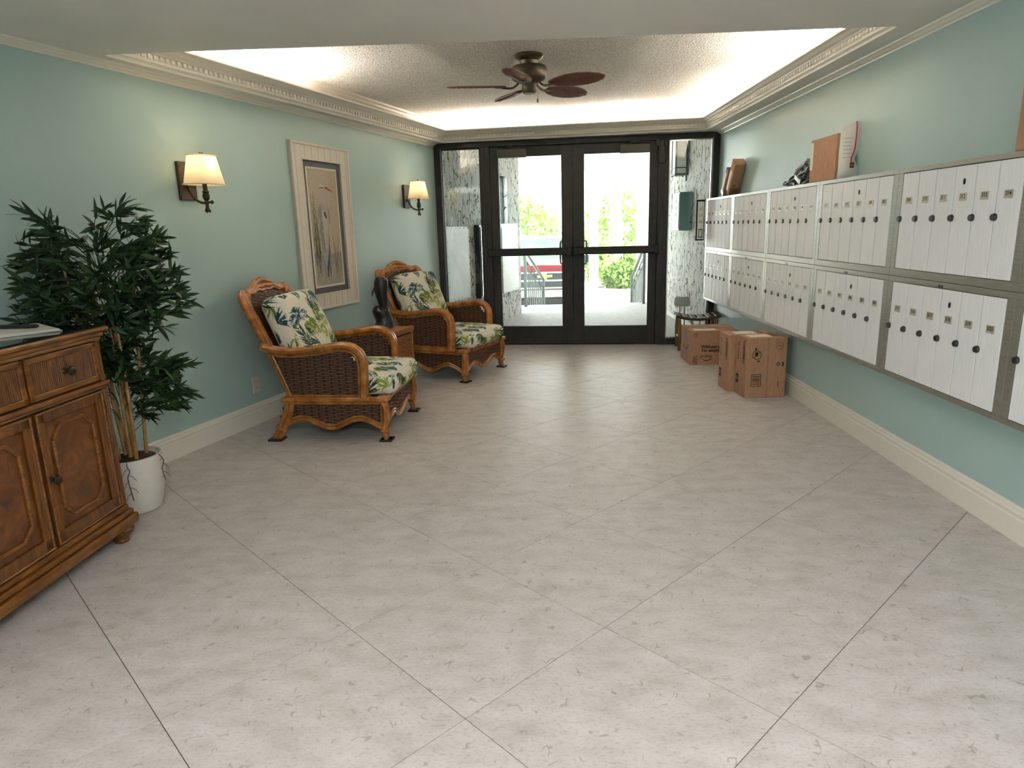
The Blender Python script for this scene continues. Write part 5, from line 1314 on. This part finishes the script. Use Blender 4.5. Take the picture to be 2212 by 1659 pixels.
bush('shrub', 'leafy green shrub at the back of the curved planter', (2.3, 15.45, GZ+.68), .42, 1300, .12, 3, group='shrubs in the planter')
t = thing('palm_tree', 'thick palm trunk rising beyond the planter', 'tree', (2.25, 18.2, GZ), 0)
m = MB(); ph = 6.0; pz = np.linspace(0, ph, 60); m.tube([(0.02*math.sin(z*1.3), 0, z) for z in pz], [.19-.012*z+.012*math.sin(z*26) for z in pz], 14); m.build('trunk', 'palm_bark', t, smooth=True)
for k in range(14):
    a = 6.283*k/14; m = MB(); sp = smooth_path([(0, 0, ph), (.8*math.cos(a), .8*math.sin(a), ph+.6), (1.7*math.cos(a), 1.7*math.sin(a), ph+.3), (2.3*math.cos(a), 2.3*math.sin(a), ph-.7)], 6); m.tube(sp, .02, 4)
    for i, p in enumerate(sp[3:]):
        for sg in (-1, 1):
            q_ = p+Vector((-math.sin(a)*sg*.4, math.cos(a)*sg*.4, -.25)); w_ = (sp[i+4]-p)*.4 if i+4 < len(sp) else Vector((0, 0, .05)); m.add([p, p+w_, q_], [(0, 1, 2)])
    m.build('frond', 'bush_leaf', t)
bush('shrub', 'spiky low shrub at the foot of the palm trunk', (2.35, 17.2, GZ), .42, 700, .3, 5, group='shrubs beyond the planter')
bush('shrub', 'yellow green shrub between the slim post and the palm trunk', (1.95, 22.5, GZ), .7, 1200, .22, 6, group='shrubs beyond the planter', flat=1.3)
bush('shrub', 'green shrub beyond the grey porch column', (4.4, 21.5, GZ), .8, 1200, .22, 7, group='shrubs beyond the planter', flat=1.3)
bush('tree', 'broad pale tree beyond the red truck', (-.6, 27, GZ), 1.7, 2200, .30, 8, .5, 'trees across the driveway')
bush('tree', 'broad pale tree across the driveway behind the palm trunk', (4.2, 29, GZ), 1.8, 2000, .30, 9, .5, 'trees across the driveway')
bush('tree', 'bright green tree seen through the outside wall window', (-3.0, 13.8, GZ), 1.3, 2600, .2, 10, 1.4, 'trees across the driveway')
# pickup truck
t = thing('pickup_truck', 'red pickup truck with chrome grille parked facing the doors', 'truck', (.32, 16.0, GZ), 0)
# local: x across, y back, z up; front at y=0
m = MB(); hood = [(-.98, 1.02), (-.93, 1.10), (-.6, 1.16), (0, 1.18), (.6, 1.16), (.93, 1.10), (.98, 1.02), (.98, .80), (-.98, .80)]
m.extrude([(x, .04, z) for x, z in hood], (0, 1.35, .06)); m.build('hood', 'truck_red', t, bevel=.03)
m = MB(); m.bb((-1.0, .10, .45), (1.0, 5.2, 1.06)); m.build('body', 'truck_red', t, bevel=.05)
m = MB(); cab = [(1.35, 1.12), (1.95, 1.74), (2.1, 1.80), (3.2, 1.80), (3.4, 1.72), (3.6, 1.10)]
m.add([(-.90+.10*(z > 1.3), y, z) for y, z in cab]+[(.90-.10*(z > 1.3), y, z) for y, z in cab], [(0, 1, 2, 3, 4, 5), (11, 10, 9, 8, 7, 6)]+[(i, i+6, (i+1) % 6+6, (i+1) % 6) for i in range(6)]); m.build('cab', 'truck_red', t, bevel=.03)
m = MB(); m.quad((-.80, 1.40, 1.17), (.80, 1.40, 1.17), (.72, 1.93, 1.72), (-.72, 1.93, 1.72)); o = m.build('windshield', 'windshield', t); o.location = (0, -.025, .015)
m = MB(); m.bb((-.72, -.01, .62), (.72, .06, 1.0)); m.build('grille', 'truck_dark', t)
m = MB()
for z in (.995, .81, .635): m.bb((-.74, -.03, z-.022), (.74, .02, z+.022))
m.bb((-.76, -.03, .62), (-.72, .02, 1.01)); m.bb((.72, -.03, .62), (.76, .02, 1.01)); m.build('grille_bar', 'chrome', t, bevel=.008)
m = MB(); bt = [(-.17, -.022), (-.17, .022), (-.055, .03), (-.055, .055), (.055, .055), (.055, .03), (.17, .038), (.17, -.012), (.055, -.022), (.055, -.055), (-.055, -.055), (-.055, -.03)]
m.extrude([(x, -.04, .905+z) for x, z in bt], (0, .02, 0)); o = m.build('emblem', 'emblem_gold', t)
m = MB(); m.extrude([(x*1.12, -.034, .905+z*1.25) for x, z in bt], (0, .012, 0)); m.build('emblem_border', 'chrome', o)
for sg in (-1, 1):
    m = MB(); m.bb((sg*.77, -.005, .66), (sg*.98, .08, .98)); m.build('headlight', 'windshield', t, bevel=.02)
    m = MB(); m.lathe([(.36, -.11), (.38, -.08), (.38, .08), (.36, .11), (.2, .11)], (sg*.86, .95, .38), 22, 'X'); m.build('wheel', 'tyre', t)
    m = MB(); m.lathe([(.36, -.11), (.38, -.08), (.38, .08), (.36, .11), (.2, .11)], (sg*.86, 4.2, .38), 22, 'X'); m.build('wheel', 'tyre', t)
    m = MB(); m.box((sg*1.10, 1.7, 1.22), (.2, .1, .2)); m.build('mirror', 'truck_dark', t, bevel=.02)
m = MB(); m.bb((-1.0, -.14, .42), (1.0, .06, .60)); m.build('bumper', 'chrome', t, bevel=.04, seg=3)
m = MB(); m.bb((-.95, -.02, .24), (.95, .2, .42)); m.build('lower_valance', 'truck_dark', t, bevel=.03)
m = MB(); m.bb((-.18, -.16, .44), (.18, -.138, .56)); m.build('plate', 'panel_white', t)
# distant garden wall / hedge so that the horizon is closed
m = MB(); m.bb((-40, 52, GZ), (40, 52.4, .6)); tag(m.build('wall_garden', 'plain_stucco'), 'long pale garden wall across the driveway', 'wall', kind='structure')
